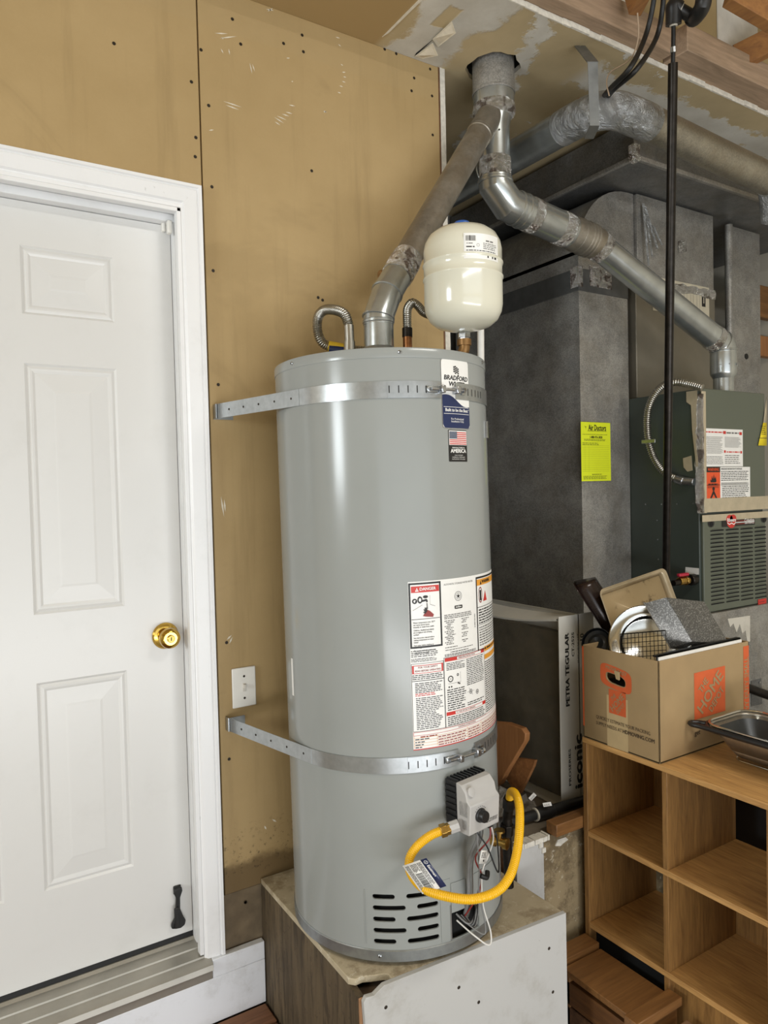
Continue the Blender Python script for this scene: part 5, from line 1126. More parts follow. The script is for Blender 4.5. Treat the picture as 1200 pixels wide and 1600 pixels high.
# ================================================================== FURNACE
FX0, FX1, FY0, FY1, FZ0, FZm, FZ1 = 2.523, 2.957, 1.715, 2.03, 0.968, 1.355, 1.841
fur = thing('furnace', 'olive grey gas furnace with louvered lower door in the alcove', 'furnace', (2.74, 1.9, FZ0))
ff = plane((FX0, FY0, 0), (1, 0, 0), (0, 0, 1))
def F(px, py): p = pY(px, py, FY0); return p.x-FX0, p.z
MB().box((FX0, FY0+0.012, FZ0), (FX1, FY1+0.35, FZ1)).build('cabinet', M['furnaceside'], fur, 0.003)
MB().box((FX0+0.004, FY0, FZm+0.008), (FX1, FY0+0.014, FZ1+0.002)).build('upper_door', M['furnace'], fur, 0.004)
ld = MB().box((FX0+0.010, FY0+0.001, FZ0+0.002), (FX1, FY0+0.014, FZm-0.006)).build('lower_door', M['furnace'], fur, 0.004)
# louvers, each a hooded slot
def louver_mesh(w):
    m = MB(); n = 8; vs = []; fs = []
    for i in range(n+1):
        u = i/n; x = w*u; b_ = math.sin(math.pi*u)**0.35
        vs += [(x, 0, 0.0045*b_), (x, -0.004*b_, 0.0040*b_), (x, -0.0045*b_, 0.002*b_), (x, -0.0008, 0.0018*b_-0.0002)]
    for i in range(n):
        for k in range(3): fs.append((4*i+k, 4*i+4+k, 4*i+5+k, 4*i+1+k))
    m.add(vs, fs, 0)
    pts = [(w*0.01, -0.0007, -0.0045)]+[(w*(i/n), -0.0007, 0.0022*math.sin(math.pi*i/n)**0.35) for i in range(n+1)]+[(w*0.99, -0.0007, -0.0045)]
    m.poly(pts, 1); return m
first = None
for c, (xa, xb, ya, yb) in enumerate([(1110, 1131, 829, 944), (1134, 1154.5, 827.5, 940), (1157, 1176.5, 826, 937), (1179, 1197, 824, 934)]):
    (ua, za_), (ub, _z) = F(xa, ya), F(xb, ya); zb_ = F(xa, yb)[1]; wq = ub-ua
    src = None
    for r in range(19):
        z = za_+(zb_-za_)*r/18
        if src is None:
            src = louver_mesh(wq).build('louver', [M['furnace'], M['void']], None); src.parent = ld; src.location = V((FX0+ua, FY0+0.0008, z))-V(wm(ld).translation)
        else: piece('louver', src, V((FX0+ua, FY0+0.0008, z))-V(wm(ld).translation), ld)
for px, py in ((1111, 818), (1193.5, 811)):
    u_, z_ = F(px, py); m = MB(); m.disc(ff, u_, z_, 0.020, 0, 0.0008, 20, 0.015); m.disc(ff, u_, z_-0.002, 0.012, 1, 0.0012, 16, 0.010); m.build('finger_hole', [M['blackplastic'], M['void']], ld)
(ua, za_), (ub, zb_) = F(1128, 823.5), F(1179, 808); m = MB(); m.rect(ff, ua, za_, ub, zb_, 0, 0.0012)
w_, h_ = ub-ua, zb_-za_; cx = ua+w_*0.27; cy = (za_+zb_)/2+0.004
m.disc(ff, cx, cy, 0.030, 1, 0.0018, 24, 0.026); m.disc(ff, cx-0.012, cy+0.010, 0.022, 1, 0.0019, 18, 0.018); m.disc(ff, cx+0.012, cy+0.010, 0.022, 1, 0.0019, 18, 0.018)
m.shape(ff, [(cx-0.028, cy-0.006), (cx-0.014, cy-0.013), (cx, cy-0.008), (cx+0.016, cy-0.014), (cx+0.030, cy-0.006), (cx+0.030, cy-0.002), (cx+0.016, cy-0.010), (cx, cy-0.004), (cx-0.014, cy-0.009), (cx-0.028, cy-0.002)], 2, 0.0024)
m.text(ff, 'Rheem', cx, cy+0.006, 0.021, 2, 0.0026, 'CENTER', 0.03); m.text(ff, 'Criterion', ub-0.040, zb_-0.011, 0.020, 2, 0.0018, 'CENTER', 0.02, 0.9); m.text(ff, 'GAS FURNACE', ub-0.040, za_+0.009, 0.011, 2, 0.0018, 'CENTER', 0.02, 0.9)
for k, mi in enumerate((3, 2, 3)): m.rect(ff, cx+0.032, cy-0.013+k*0.006, ub-0.004, cy-0.010+k*0.006, mi, 0.0015)
m.build('maker_plate', [M['ink'], M['red'], M['white'], M['darkred']], ld, sharp=180)
(ua, za_), (ub, zb_) = F(1184, 945.5), F(1197, 934.5); m = MB(); m.rect(ff, ua, za_, ub, zb_, 0, 0.0014); m.lines(ff, ua+0.008, za_+0.01, ub-0.008, zb_-0.010, 2, 1, 0.0018); m.build('red_sticker', [M['red'], M['ink']], ld, sharp=180)
FM = [M['white'], M['greyink'], M['red'], M['warnorange'], M['ink']]
(ua, za_), (ub, zb_) = F(1101, 729), F(1160, 671.5); um = (ua+ub)/2+0.004; m = MB(); m.rect(ff, ua, za_, ub, zb_, 0, 0.0010)
m.lines(ff, ua+0.006, zb_-0.018, um-0.012, zb_-0.010, 1, 2, 0.0014, 0.6, 0.0); m.rect(ff, um-0.010, zb_-0.020, um+0.008, zb_-0.008, 2, 0.0014); m.rect(ff, ub-0.024, zb_-0.022, ub-0.006, zb_-0.010, 2, 0.0014); m.lines(ff, um+0.012, zb_-0.020, ub-0.028, zb_-0.010, 1, 1, 0.0014, 0.6, 0.0)
m.lines(ff, ua+0.008, za_+0.05, um-0.010, zb_-0.030, 18, 1, 0.0014, 0.4, 0.2, True, 0.1); m.lines(ff, um, za_+0.075, ub-0.008, zb_-0.030, 16, 1, 0.0014, 0.4, 0.2); m.rect(ff, um-0.006, za_+0.054, um+0.006, za_+0.064, 2, 0.0014); m.rect(ff, ub-0.018, za_+0.052, ub-0.006, za_+0.062, 2, 0.0014)
m.lines(ff, ua+0.008, za_+0.008, um-0.010, za_+0.042, 6, 1, 0.0014, 0.4, 0.1); m.lines(ff, um, za_+0.010, ub-0.02, za_+0.048, 5, 1, 0.0014, 0.4, 0.3); m.lines(ff, um+0.012, za_+0.053, ub-0.022, za_+0.062, 1, 2, 0.0014)
m.build('lighting_label', FM, fur, sharp=180)
(ua, za_), (ub, zb_) = F(1104, 790), F(1171.5, 729.5); um = F(1125, 760)[0]; m = MB(); m.rect(ff, um, za_+0.002, ub, zb_, 0, 0.0010); m.rect(ff, ua, za_, um, zb_, 3, 0.0012)
m.rect(ff, ua, zb_-0.020, um, zb_, 4, 0.0016); m.text(ff, 'WARNING', (ua+um)/2, zb_-0.010, 0.017, 3, 0.002, 'CENTER', 0.02, 0.9)
c_ = (ua+um)/2; fl = zb_-0.060
m.shape(ff, [(c_-0.018, fl), (c_-0.021, fl+0.012), (c_-0.013, fl+0.008), (c_-0.010, fl+0.026), (c_-0.003, fl+0.012), (c_+0.002, fl+0.032), (c_+0.008, fl+0.014), (c_+0.014, fl+0.024), (c_+0.019, fl+0.006), (c_+0.016, fl)], 4, 0.0016)
m.lines(ff, ua+0.012, fl-0.010, um-0.012, fl-0.003, 1, 4, 0.0016, 0.6); m.lines(ff, ua+0.006, za_+0.085, um-0.006, fl-0.022, 9, 4, 0.0016, 0.45, 0.1); m.rect(ff, ua, za_+0.078, um, za_+0.0795, 4, 0.0016)
m.disc(ff, c_, za_+0.064, 0.008, 4, 0.0016, 14); m.shape(ff, [(c_-0.024, za_+0.026), (c_-0.004, za_+0.056), (c_+0.004, za_+0.056), (c_+0.024, za_+0.026), (c_+0.015, za_+0.024), (c_, za_+0.044), (c_-0.015, za_+0.024)], 4, 0.0016); m.lines(ff, ua+0.006, za_+0.008, um-0.006, za_+0.016, 1, 4, 0.0016, 0.6, 0.0)
m.text(ff, 'IMPORTANT INFORMATION TO INSTALLER', um+0.006, zb_-0.008, 0.0085, 4, 0.0016, 'LEFT', 0.02, 0.85)
m.lines(ff, um+0.006, zb_-0.055, ub-0.006, zb_-0.014, 6, 4, 0.0014, 0.42, 0.1); m.lines(ff, um+0.006, za_+0.088, ub-0.006, zb_-0.062, 12, 4, 0.0014, 0.42, 0.12); m.lines(ff, um+0.012, za_+0.010, ub-0.006, za_+0.076, 9, 4, 0.0014, 0.42, 0.2)
m.build('warning_label', FM, fur, sharp=180)
# beige and foil tape along the joints
m = MB(); zt_ = F(1097, 790)[1]; za_ = F(1097, 822)[1]-0.012; m.rect(ff, -0.001, FZm-0.028, FX1-FX0+0.03, FZm-0.002, 0, 0.0016, 8); m.rect(ff, 0.0, FZm+0.008, FX1-FX0+0.03, FZm+0.062, 0, 0.0020, 8); m.rect(ff, 0.0, FZm+0.006, 0.028, FZ1-0.01, 0, 0.0024, 1, 6); m.build('masking_tape', M['beigetape'], fur, sharp=180)
sf = plane((FX0, FY0, 0), (0, -1, 0), (0, 0, 1))
m = MB(); n = 22; vs = []; fs = []; rnd = random.Random(2)
for i in range(n+1):
    z = FZ1-0.02-(FZ1-0.02-FZm-0.006)*i/n; a = -0.034+rnd.uniform(-0.004, 0.004)+0.012*i/n; vs += [(FX0-0.002-rnd.uniform(0, 0.001), FY0-a, z), (FX0-0.003-rnd.uniform(0, 0.003), FY0+0.012, z), (FX0-0.001, FY0-0.003-rnd.uniform(0, 0.003), z), (FX0+0.012+rnd.uniform(-0.003, 0.003), FY0-0.003, z)]
for i in range(n):
    for k in range(3): fs.append((4*i+k, 4*i+k+1, 4*i+5+k, 4*i+4+k))
m.add(vs, fs); m.build('foil_tape', M['foil'], fur, sharp=180)
m = MB(); m.shape(lambda x, y, off=0: (FX0-0.004, y, x), [(FZ1-0.005, FY0+0.060), (FZ1-0.045, FY0+0.060), (FZ1-0.06, FY0+0.040), (FZ1-0.16, FY0+0.036), (FZ1-0.30, FY0+0.020), (FZ1-0.30, FY0+0.012), (FZ1-0.005, FY0+0.012)]); m.build('masking_tape', M['beigetape'], fur)
m = MB(); p = [pX(x, y, FX0-0.002) for x, y in ((1067, 716), (1080, 712), (1082, 735), (1074, 737), (1068, 730))]; m.prism(p, (0.0015, 0, 0)); m.build('tape_scrap', M['beigetape'], fur)
p = [pX(x, y, FX0-0.001) for x, y in ((1070.5, 896.5), (1071, 886), (1092, 888), (1092, 898))]; MB().prism(p, (0.0006, 0, 0)).build('small_label', M['white'], fur)
m = MB()
for px, py in ((1009, 788), (1034, 788), (1058, 787.5), (1083, 786.5), (1027, 813), (1028, 843), (1029, 874)): m.lathe([(0.003, 0), (0.003, 0.002)], 8, frame(pX(px, py, FX0), (-1, 0, 0)))
stuff(m.build('rivet_heads', M['zinc'], fur))
u_, z_ = F(1189, 668); m = MB(); m.shape(ff, [(u_-0.028, z_-0.075), (u_+0.034, z_-0.075), (u_+0.036, z_+0.02), (u_+0.010, z_+0.02)], 0, 0.004); m.shape(ff, [(u_+0.010, z_+0.02), (u_+0.036, z_+0.02), (u_+0.036, z_+0.13)], 1, 0.004); m.lines(ff, u_-0.004, z_-0.03, u_+0.028, z_+0.010, 5, 2, 0.0046, 0.3); m.rect(ff, u_-0.024, z_-0.045, u_+0.034, z_-0.043, 2, 0.0046)
o = m.build('hang_tag', [M['brightyellow'], M['beigetape'], M['ink']], None, sharp=180, solid=0.0008); tag(o, 'yellow tag taped to the upper right of the furnace door', 'tag')
# gas inlet with red valve handle
gi = thing('furnace_gas_valve', 'brass gas cock with red handle entering the furnace side', 'valve', pX(1080, 906, FX0-0.05))
g1 = pX(1086, 905, FX0-0.001); gq = V((FX0-0.135, g1.y+0.0, g1.z-0.004))
MB().tube([g1, gq], 0.011, 16).build('pipe', M['blackiron'], gi)
MB().tube([g1+V((-0.002, 0, 0)), g1+V((-0.035, 0, 0))], 0.022, 16).build('grommet', M['blackiron'], gi, 0.004)
MB().tube([g1+V((-0.045, 0, 0)), g1+V((-0.10, 0, 0))], 0.016, 8).tube([g1+V((-0.060, 0, 0)), g1+V((-0.066, 0, 0))], 0.0185, 12).build('valve_body', M['brassy'], gi, 0.002)
MB().box(tuple(g1+V((-0.105, -0.008, 0.018))), tuple(g1+V((-0.045, 0.008, 0.030)))).build('red_handle', plain('red_handle', '#b3273f', 0.5), gi, 0.004)
# flexible conduit
cq = [pX(1098, 606, FX0-0.02), pX(1075, 600, FX0-0.03), pX(1055, 597, FX0-0.05), pX(1036, 603, FX0-0.06), pX(1022, 618, FX0-0.06), pX(1013, 640, FX0-0.055), pX(1011, 665, FX0-0.05), pX(1014, 692, FX0-0.045), pX(1023, 718, FX0-0.035), pX(1038, 738, FX0-0.03), pX(1056, 748, FX0-0.025), pX(1070, 752, FX0-0.018)]
co = thing('conduit', 'flexible metal conduit looping down the furnace side', 'conduit', cq[0])
corrugated(MB(), smooth_path(cq, 8), 0.0155, 0.0085, 0.2, 14).build('armored_hose', M['stainless'], co, sharp=50)
MB().tube([pX(1056, 748, FX0-0.025), pX(1068, 752, FX0-0.020)], 0.0175, 14).tube([pX(1064, 751, FX0-0.022), pX(1084, 753, FX0-0.006)], 0.0155, 14).build('connector', M['zinc'], co, 0.002)
p = pX(1013, 690, FX0-0.045); MB().box((p.x-0.018, p.y-0.045, p.z-0.008), (p.x-0.014, p.y+0.02, p.z+0.008)).build('clip', M['ring'], co, 0.002)

# ---- sheet-metal plinth under the furnace
pl = thing('furnace_plinth', 'grey sheet metal return box under the furnace', 'duct', (2.9, 2.0, PZ))
MB().box((FX0-0.006, FY0-0.012, PZ), (3.50, 2.04, FZ0-0.001)).build('box', M['duct'], pl, 0.003)
q = [pY(x, y, FY0-0.013) for x, y in ((1137, 967), (1172, 962), (1172, 1002), (1168, 1004), (1165, 985), (1160, 990), (1156, 975), (1151, 988), (1146, 974), (1141, 980))]
MB().prism(q, (0, 0.0012, 0)).build('paper_residue', M['oldwhite'], pl)
q = [pY(x, y, FY0-0.014) for x, y in ((1174, 1064), (1190, 1060), (1191, 1100), (1174, 1104))]
MB().prism(q, (0, 0.0015, 0)).build('bracket_plate', M['ductdark'], pl)
MB().lathe([(0.005, 0), (0.005, 0.003)], 10, frame(pY(1186.5, 1066, FY0-0.014), (0, -1, 0))).build('screw', M['zinc'], pl)
tag(MB().tube([pY(1166, 1074, FY0-0.03), pY(1185, 1081, FY0-0.05), pY(1222, 1094, FY0-0.09)], 0.018, 16).build('iron_pipe', M['blackiron']), 'short dark pipe crossing the sheet metal behind the cardboard box', 'pipe')

# ================================================================== DUCTWORK
DX0, DX1, DY0, DY1 = 2.228, 2.520, 2.05, 2.85
rd = thing('return_duct', 'tall rectangular galvanized duct with cross creases, carrying a yellow service card', 'duct', (2.37, 2.4, PZ))
def creased(mb, a, b_, c, d, n, bow):
    a, b_, c, d, n = V(a), V(b_), V(c), V(d), V(n); k = 4; mids = [(a+d)*0.5*0.5+(a+b_+c+d)*0.125]
    e0_, e1_ = a+(d-a)*0.5+(b_-a)*0.5+n*bow, None
    mb.add([a, b_, c, d, e0_], [(0, 1, 4), (1, 2, 4), (2, 3, 4), (3, 0, 4)])
m = MB(); zt_ = 2.262; zl_ = 2.33
for z0_, z1_ in ((PZ+0.002, zt_),):
    creased(m, (DX0, DY1, z0_), (DX0, DY0, z0_), (DX0, DY0, z1_), (DX0, DY1, z1_), (-1, 0, 0), 0.022)
    creased(m, (DX0, DY0, z0_), (DX1, DY0, z0_), (DX1, DY0, z1_), (DX0, DY0, z1_), (0, -1, 0), 0.013)
m.add([(DX1, DY0, PZ+0.002), (DX1, DY1, PZ+0.002), (DX1, DY1, zt_), (DX1, DY0, zt_), (DX0, DY1, PZ+0.002), (DX0, DY1, zt_), (DX0, DY0, zt_), (DX0, DY0, PZ+0.002)], [(0, 1, 2, 3), (1, 4, 5, 2), (3, 2, 5, 6), (0, 7, 4, 1)])
m.build('riser', M['duct'], rd, sharp=0.5)
m = MB(); m.box((DX0-0.003, DY0-0.003, zt_-0.002), (DX1+0.002, DY1, 2.350)); m.build('tape_band', M['cloth_tape'], rd, 0.002)
m = MB(); m.box((DX0-0.0045, DY0-0.0045, 2.275), (DX0+0.020, DY0+0.04, 2.358)); m.box((DX0+0.06, DY0-0.0045, 2.285), (DX0+0.19, DY0+0.01, 2.37)); m.build('foil_patch', M['foil'], rd)
arc = [(DX0, 2.348), (DX0, 2.42)]
R2 = 0.30
for k in range(13): a = math.radians(180-90*k/12); arc.append((DX0+R2+R2*math.cos(a), 2.405+R2*math.sin(a)*1.0))
arc += [(2.565, 2.705), (2.565, 2.348)]
m = MB(); m.prism([(x, DY0, z) for x, z in arc], (0, 0.7, 0)); m.build('radius_elbow', M['duct'], rd, sharp=25)
m = MB(); m.box((DX0+0.01, DY0-0.004, 2.36), (DX0+0.02, DY0, 2.37)); 
TAPEFLAPS = list([(2.585, 2.60, 2.66, 2.40), (2.60, 2.66, 2.64, 2.48), (2.598, 2.625, 2.65, 2.44), (2.645, 2.69, 2.58, 2.50)])
# service card
cd_ = pY(908.5, 752, DY0-0.0145); ce = pY(953, 661, DY0-0.0145); w_, h_ = ce.x-cd_.x, ce.z-cd_.z
sc = thing('service_card', 'bright yellow service card stuck on the galvanized duct', 'card', (cd_.x, DY0-0.011, cd_.z))
cf = plane((cd_.x, DY0-0.0150, cd_.z), (1, 0, 0), (0, 0, 1))
MB().box(cf(0, 0, 0), cf(w_, h_, 0.0008)).build('card', M['limetag'], sc)
m = MB(); o_ = 0.0014
m.text(cf, 'Air Ductors', w_*0.55, h_*0.905, 0.032, 0, o_, 'CENTER', 0.03, 0.66); m.shape(cf, [(w_*0.12, h_*0.94), (w_*0.16, h_*0.92), (w_*0.20, h_*0.93), (w_*0.16, h_*0.91), (w_*0.165, h_*0.87), (w_*0.15, h_*0.91)], 0, o_)
m.lines(cf, w_*0.22, h_*0.845, w_*0.86, h_*0.862, 1, 0, o_, 0.5, 0.0); m.lines(cf, w_*0.05, h_*0.785, w_*0.88, h_*0.80, 1, 1, o_, 0.5, 0.0); m.text(cf, '1-888-976-3828', w_*0.5, h_*0.745, 0.0135, 0, o_, 'CENTER', 0.03, 0.85)
m.lines(cf, w_*0.1, h_*0.68, w_*0.85, h_*0.72, 2, 1, o_, 0.45, 0.05); m.lines(cf, w_*0.04, h_*0.61, w_*0.6, h_*0.66, 2, 1, o_, 0.4, 0.1)
for k in range(15): m.rect(cf, w_*0.03, h_*(0.60-k*0.031), w_*0.95, h_*(0.60-k*0.031)+0.0007, 2, o_)
for x in (0.12, 0.25): m.rect(cf, w_*x, h_*0.16, w_*x+0.0006, h_*0.66, 2, o_)
m.text(cf, 'Air Duct Cleaning', w_*0.5, h_*0.115, 0.0085, 0, o_, 'CENTER', 0.01) if False else m.lines(cf, w_*0.35, h_*0.105, w_*0.68, h_*0.122, 1, 0, o_, 0.6, 0.0)
m.lines(cf, w_*0.06, h_*0.03, w_*0.9, h_*0.095, 3, 1, o_, 0.45, 0.15); m.build('print', [M['ink'], plain('olive_print', '#5c661c', 0.6), plain('olive_rule', '#a8b428', 0.6)], sc, sharp=180)

pn = thing('supply_plenum', 'dull galvanized plenum and coil case standing on the furnace behind the vent pipe', 'duct', (2.82, 2.25, FZ1))
PX0, PX1 = 2.568, 3.10
for x0, x1, z0_, z1_ in TAPEFLAPS: MB().prism([(x0, DY0-0.03, z0_), (x0+0.012, DY0-0.032, z0_), (x1+0.008, DY0-0.045, z1_), (x1, DY0-0.043, z1_)], (0, 0.002, 0)).build('tape_flap', M['ducttape'], pn)
MB().box((PX1+0.004, 2.36, FZ0+0.004), (3.245, 2.60, 2.70)).build('gap_shade_sheet', M['furnaceside'], pn)  # dark sheet added to stand in for the deep gap's shade
MB().box((PX0, 2.035, 2.352), (PX1, 2.60, 2.704)).build('plenum_box', M['duct'], pn, 0.002)
MB().box((PX0-0.02, 2.030, FZ1+0.003), (PX1, 2.60, 2.350)).build('coil_case', plain('tan_grey_sheet_metal', '#7d776a', 0.45, 0.5, var=0.12, scale=5), pn, 0.003)
m = MB(); n = 18; vs = []; fs = []
for i in range(n+1): x = PX0+(PX1-PX0)*i/n; vs += [(x, 2.029, 2.362+random.uniform(-0.006, 0.008)), (x, 2.024-random.uniform(0, 0.003), 2.345), (x, 2.028, 2.325+random.uniform(-0.008, 0.006))]
for i in range(n): fs += [(3*i, 3*i+3, 3*i+4, 3*i+1), (3*i+1, 3*i+4, 3*i+5, 3*i+2)]
m.add(vs, fs); m.build('seam_tape', mk_foil('dull_foil_tape', '#6d5a44'), pn, sharp=180)
q = [pY(x, y, 2.032) for x, y in ((1060, 377), (1072, 375), (1073, 393), (1061, 395))]; MB().prism(q, (0, 0.002, 0)).build('foil_patch', M['foil'], pn)
lf = plane((0, 2.028, 0), (1, 0, 0), (0, 0, 1)); p = pY(1040, 497, 2.028); q_ = pY(1109, 445, 2.028); m = MB(); zA, zB = pY(1109, 500, 2.028).z, pY(1109, 450, 2.028).z; xA, xB = pY(1020, 470, 2.028).x, pY(1108, 470, 2.028).x
m.rect(lf, xA, zA, xB, zB, 0, 0.0)
for k in range(7): x = xA+0.03+k*0.046; m.rect(lf, x, zA+0.02, x+0.0016, zB-0.015, 1, 0.0006); m.rect(lf, x, zA+0.03+0.012*(k % 3), x+0.034, zA+0.0316+0.012*(k % 3), 1, 0.0006); m.rect(lf, x+0.02, zA+0.04, x+0.0212, zB-0.03, 1, 0.0006)
m.rect(lf, xB-0.055, zA+0.055, xB-0.028, zB-0.03, 2, 0.0006); m.rect(lf, xB-0.044, zA+0.07, xB-0.038, zB-0.05, 0, 0.001); m.build('wiring_label', [plain('aged_cream_label', '#bdb5a0', 0.6), M['greyink'], M['ink']], pn, sharp=180)
sp2 = thing('metal_panel', 'upright galvanized panel with rolled edge at the right end of the alcove', 'duct', (3.4, 2.1, PZ))
MB().box((3.27, 2.06, PZ+0.004), (3.52, 2.075, 2.70)).build('sheet', M['duct'], sp2, 0.003)
MB().tube([(3.262, 2.062, FZ0), (3.262, 2.062, 2.70)], 0.018, 20).build('rolled_edge', M['duct'], sp2)
p = pY(1166, 557, 2.06); MB().lathe([(0.014, 0), (0.014, 0.003), (0.006, 0.004)], 18, frame(p, (0, -1, 0))).build('grommet', M['black'], sp2)
for i, (ya, yb, lb) in enumerate([(448, 496, 'orange-brown board end at the right edge beside the metal panel'), (526, 556, 'darker brown board end below the orange-brown one at the right edge')]):
    a, e = pY(1191, yb, 2.2), pY(1200, ya, 2.2); tag(MB().box((3.60, 2.2, a.z), (3.89, 2.24, e.z)).build('shelf_board', M['pine'] if i == 0 else M['boardred'], None, 0.002), lb, 'board')

tr = thing('overhead_duct', 'dark rectangular trunk duct under the alcove ceiling behind the round duct', 'duct', (2.8, 2.3, 2.71))
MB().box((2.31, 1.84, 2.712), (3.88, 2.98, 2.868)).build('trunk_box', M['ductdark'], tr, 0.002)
MB().box((2.296, 1.826, 2.708), (3.88, 1.842, 2.726)).box((2.296, 1.84, 2.706), (2.312, 2.98, 2.724)).build('flange', M['duct'], tr, 0.002)
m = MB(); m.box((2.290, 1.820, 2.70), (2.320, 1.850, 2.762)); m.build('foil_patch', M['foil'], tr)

rr = thing('round_duct', 'round galvanized duct turning a taped corner below the ceiling', 'duct', (1.87, 1.62, 2.70))
c0 = V((1.875, 2.93, 2.712)); c1 = V((1.875, 1.74, 2.70)); c2_ = V((1.885, 1.655, 2.697)); c3 = V((1.93, 1.605, 2.692)); c4 = V((2.03, 1.592, 2.684)); c5 = V((3.86, 1.60, 2.585))
rr_ = 0.056
MB().tube([c0, c1], rr_, 36).build('pipe', M['flue'], rr, sharp=25)
m = MB(); seamring(m, V((1.875, 2.18, 2.705)), (0, 1, 0), rr_); m.build('seam', M['flue'], rr)
MB().tube(smooth_path([c1+V((0, 0.05, 0)), c1, c2_, c3, c4, c4+V((0.05, 0, -0.003))], 5), rr_+0.002, 36).build('taped_elbow', M['ducttape'], rr, sharp=80)
MB().tube([c4, c5], rr_, 36).build('pipe', galv('round_duct_brown', '#8a867d', '#aca698', 0.36, 60, 0.3, '#86765c'), rr, sharp=25)
for s in (0.42, 0.86): seamring(MB(), c4+(c5-c4)*s, c5-c4, rr_).build('seam', M['flue'], rr)
p = pY(1188, 318, 1.60); MB().tube([V((2.80, 1.60, 2.655)), V((2.86, 1.62, 2.60)), V((2.90, 1.66, 2.52))], [0.045, 0.05, 0.03], 20).build('tape_wad', M['ducttape'], rr, sharp=15)
hg = thing('duct_hanger', 'bent metal strap hanger holding the round duct from the ceiling', 'hanger', (1.82, 1.66, ZC))
h0, h1, h2_ = pZ(906, 72, ZC-0.004), pD(926, 97, 2.16), pD(929, 196, 2.245)
def ribbon(pts, w, t, side):
    m = MB(); s = V(side).normalized()*w/2; vs = []; fs = []; P = [V(p) for p in pts]
    for i, p in enumerate(P):
        d = (P[min(i+1, len(P)-1)]-P[max(i-1, 0)]).normalized(); nrm = d.cross(V(side).normalized()).normalized()*t/2
        vs += [p-s-nrm, p+s-nrm, p+s+nrm, p-s+nrm]
    for i in range(len(P)-1):
        for k in range(4): fs.append((4*i+k, 4*i+(k+1) % 4, 4*i+4+(k+1) % 4, 4*i+4+k))
    fs += [(3, 2, 1, 0), tuple(4*(len(P)-1)+k for k in range(4))]
    return m.add(vs, fs)
ribbon([h0, h1], 0.034, 0.003, RGT).build('strap', plain('dull_hanger_steel', '#6d6d69', 0.55, 0.4, var=0.15), hg)
ribbon([h1, h2_, h2_+V((0.03, 0.05, -0.012))], 0.030, 0.003, RGT).build('strap', plain('dull_hanger_steel', '#6d6d69', 0.55, 0.4, var=0.15), hg)
MB().lathe([(0.006, 0), (0.006, 0.006)], 8, frame(h0+V((0, 0, -0.002)), (0, 0, -1))).build('screw', M['zinc'], hg)
wire_o = tag(MB().tube(smooth_path([pD(952, 150, 2.19), pD(948, 128, 2.17), pD(955, 112, 2.15), pD(985, 92, 2.1), pD(997, 60, 2.06), pD(996, 20, 2.03)], 8), 0.0022, 8).build('bell_wire', M['thinwire']), 'thin beige wire curling from the duct hanger up past the header', 'wire')
# rust stain bracket on the duct
tag(MB().tube(smooth_path([(1.90, 1.86, 2.758), (1.905, 1.80, 2.765), (1.90, 1.74, 2.762), (1.89, 1.72, 2.77)], 6), 0.010, 10).build('rusty_hanger', M['rust']), 'rusty orange hanger lying on top of the round duct', 'hanger')
# cables
def cable(label, pts, r): return tag(MB().tube(smooth_path(pts, 8), r, 12).build('cable', M['black']), label, 'cable', 'black cables in front of the header')
cable('left one of two black cables hanging in front of the header', [pY(1024, -30, 1.38), pY(1020, 10, 1.40), pY(1008, 58, 1.43), pD(985, 105, 2.06), pD(952, 140, 2.2), pD(935, 160, 2.5)], 0.0075)
cable('right one of two black cables hanging in front of the header', [pY(1038, -30, 1.38), pY(1035, 15, 1.40), pY(1025, 60, 1.43), pD(995, 108, 2.07), pD(958, 141, 2.21), pD(940, 165, 2.5)], 0.0075)

# ================================================================== BLACK PIPES
ip0, ip1 = pY(1051.5, 99, 1.455), pX(1040.5, 905, 2.375)
gp_ = thing('gas_drop_pipe', 'long black iron pipe dropping from the header to the furnace gas cock', 'pipe', ip1)
MB().tube([ip0, ip1+(ip1-ip0).normalized()*0.06], 0.0148, 20).build('pipe', M['blackiron'], gp_)
dz_ = (ip0-ip1).normalized(); MB().tube([ip0, ip0+dz_*0.115], 0.0065, 12).build('threaded_rod', M['black'], gp_)
MB().tube([ip0+dz_*0.03, ip0+dz_*0.045], 0.0085, 8).build('nut', M['zinc'], gp_)
ab = thing('drain_elbow', 'black plastic drain pipe with two elbows at the top right of the picture', 'pipe', ip0+dz_*0.12)
b0 = ip0+dz_*0.105; b1 = ip0+dz_*0.155; b2_ = pY(1085, 28, 1.40); b3 = pY(1098, 8, 1.34); b4 = pY(1101, -30, 1.34)
MB().tube(smooth_path([b0, b0+dz_*0.03, b1, b1+(b2_-b1)*0.25], 6), 0.0235, 20).build('elbow', M['abs'], ab)
MB().tube([b1+(b2_-b1)*0.15, b2_], 0.0185, 20).build('pipe', M['abs'], ab)
MB().tube(smooth_path([b2_-(b2_-b1)*0.12, b2_, b3, b4], 6), 0.0235, 20).build('elbow', M['abs'], ab)
for t_ in (0.29, 0.34): pass
MB().tube([b1+(b2_-b1)*0.25, b1+(b2_-b1)*0.30], 0.0195, 20).build('cement_ring', M['cream'], ab)
MB().tube([b0-dz_*0.004, b0+dz_*0.004], 0.012, 16).build('cement_ring', M['cream'], ab)

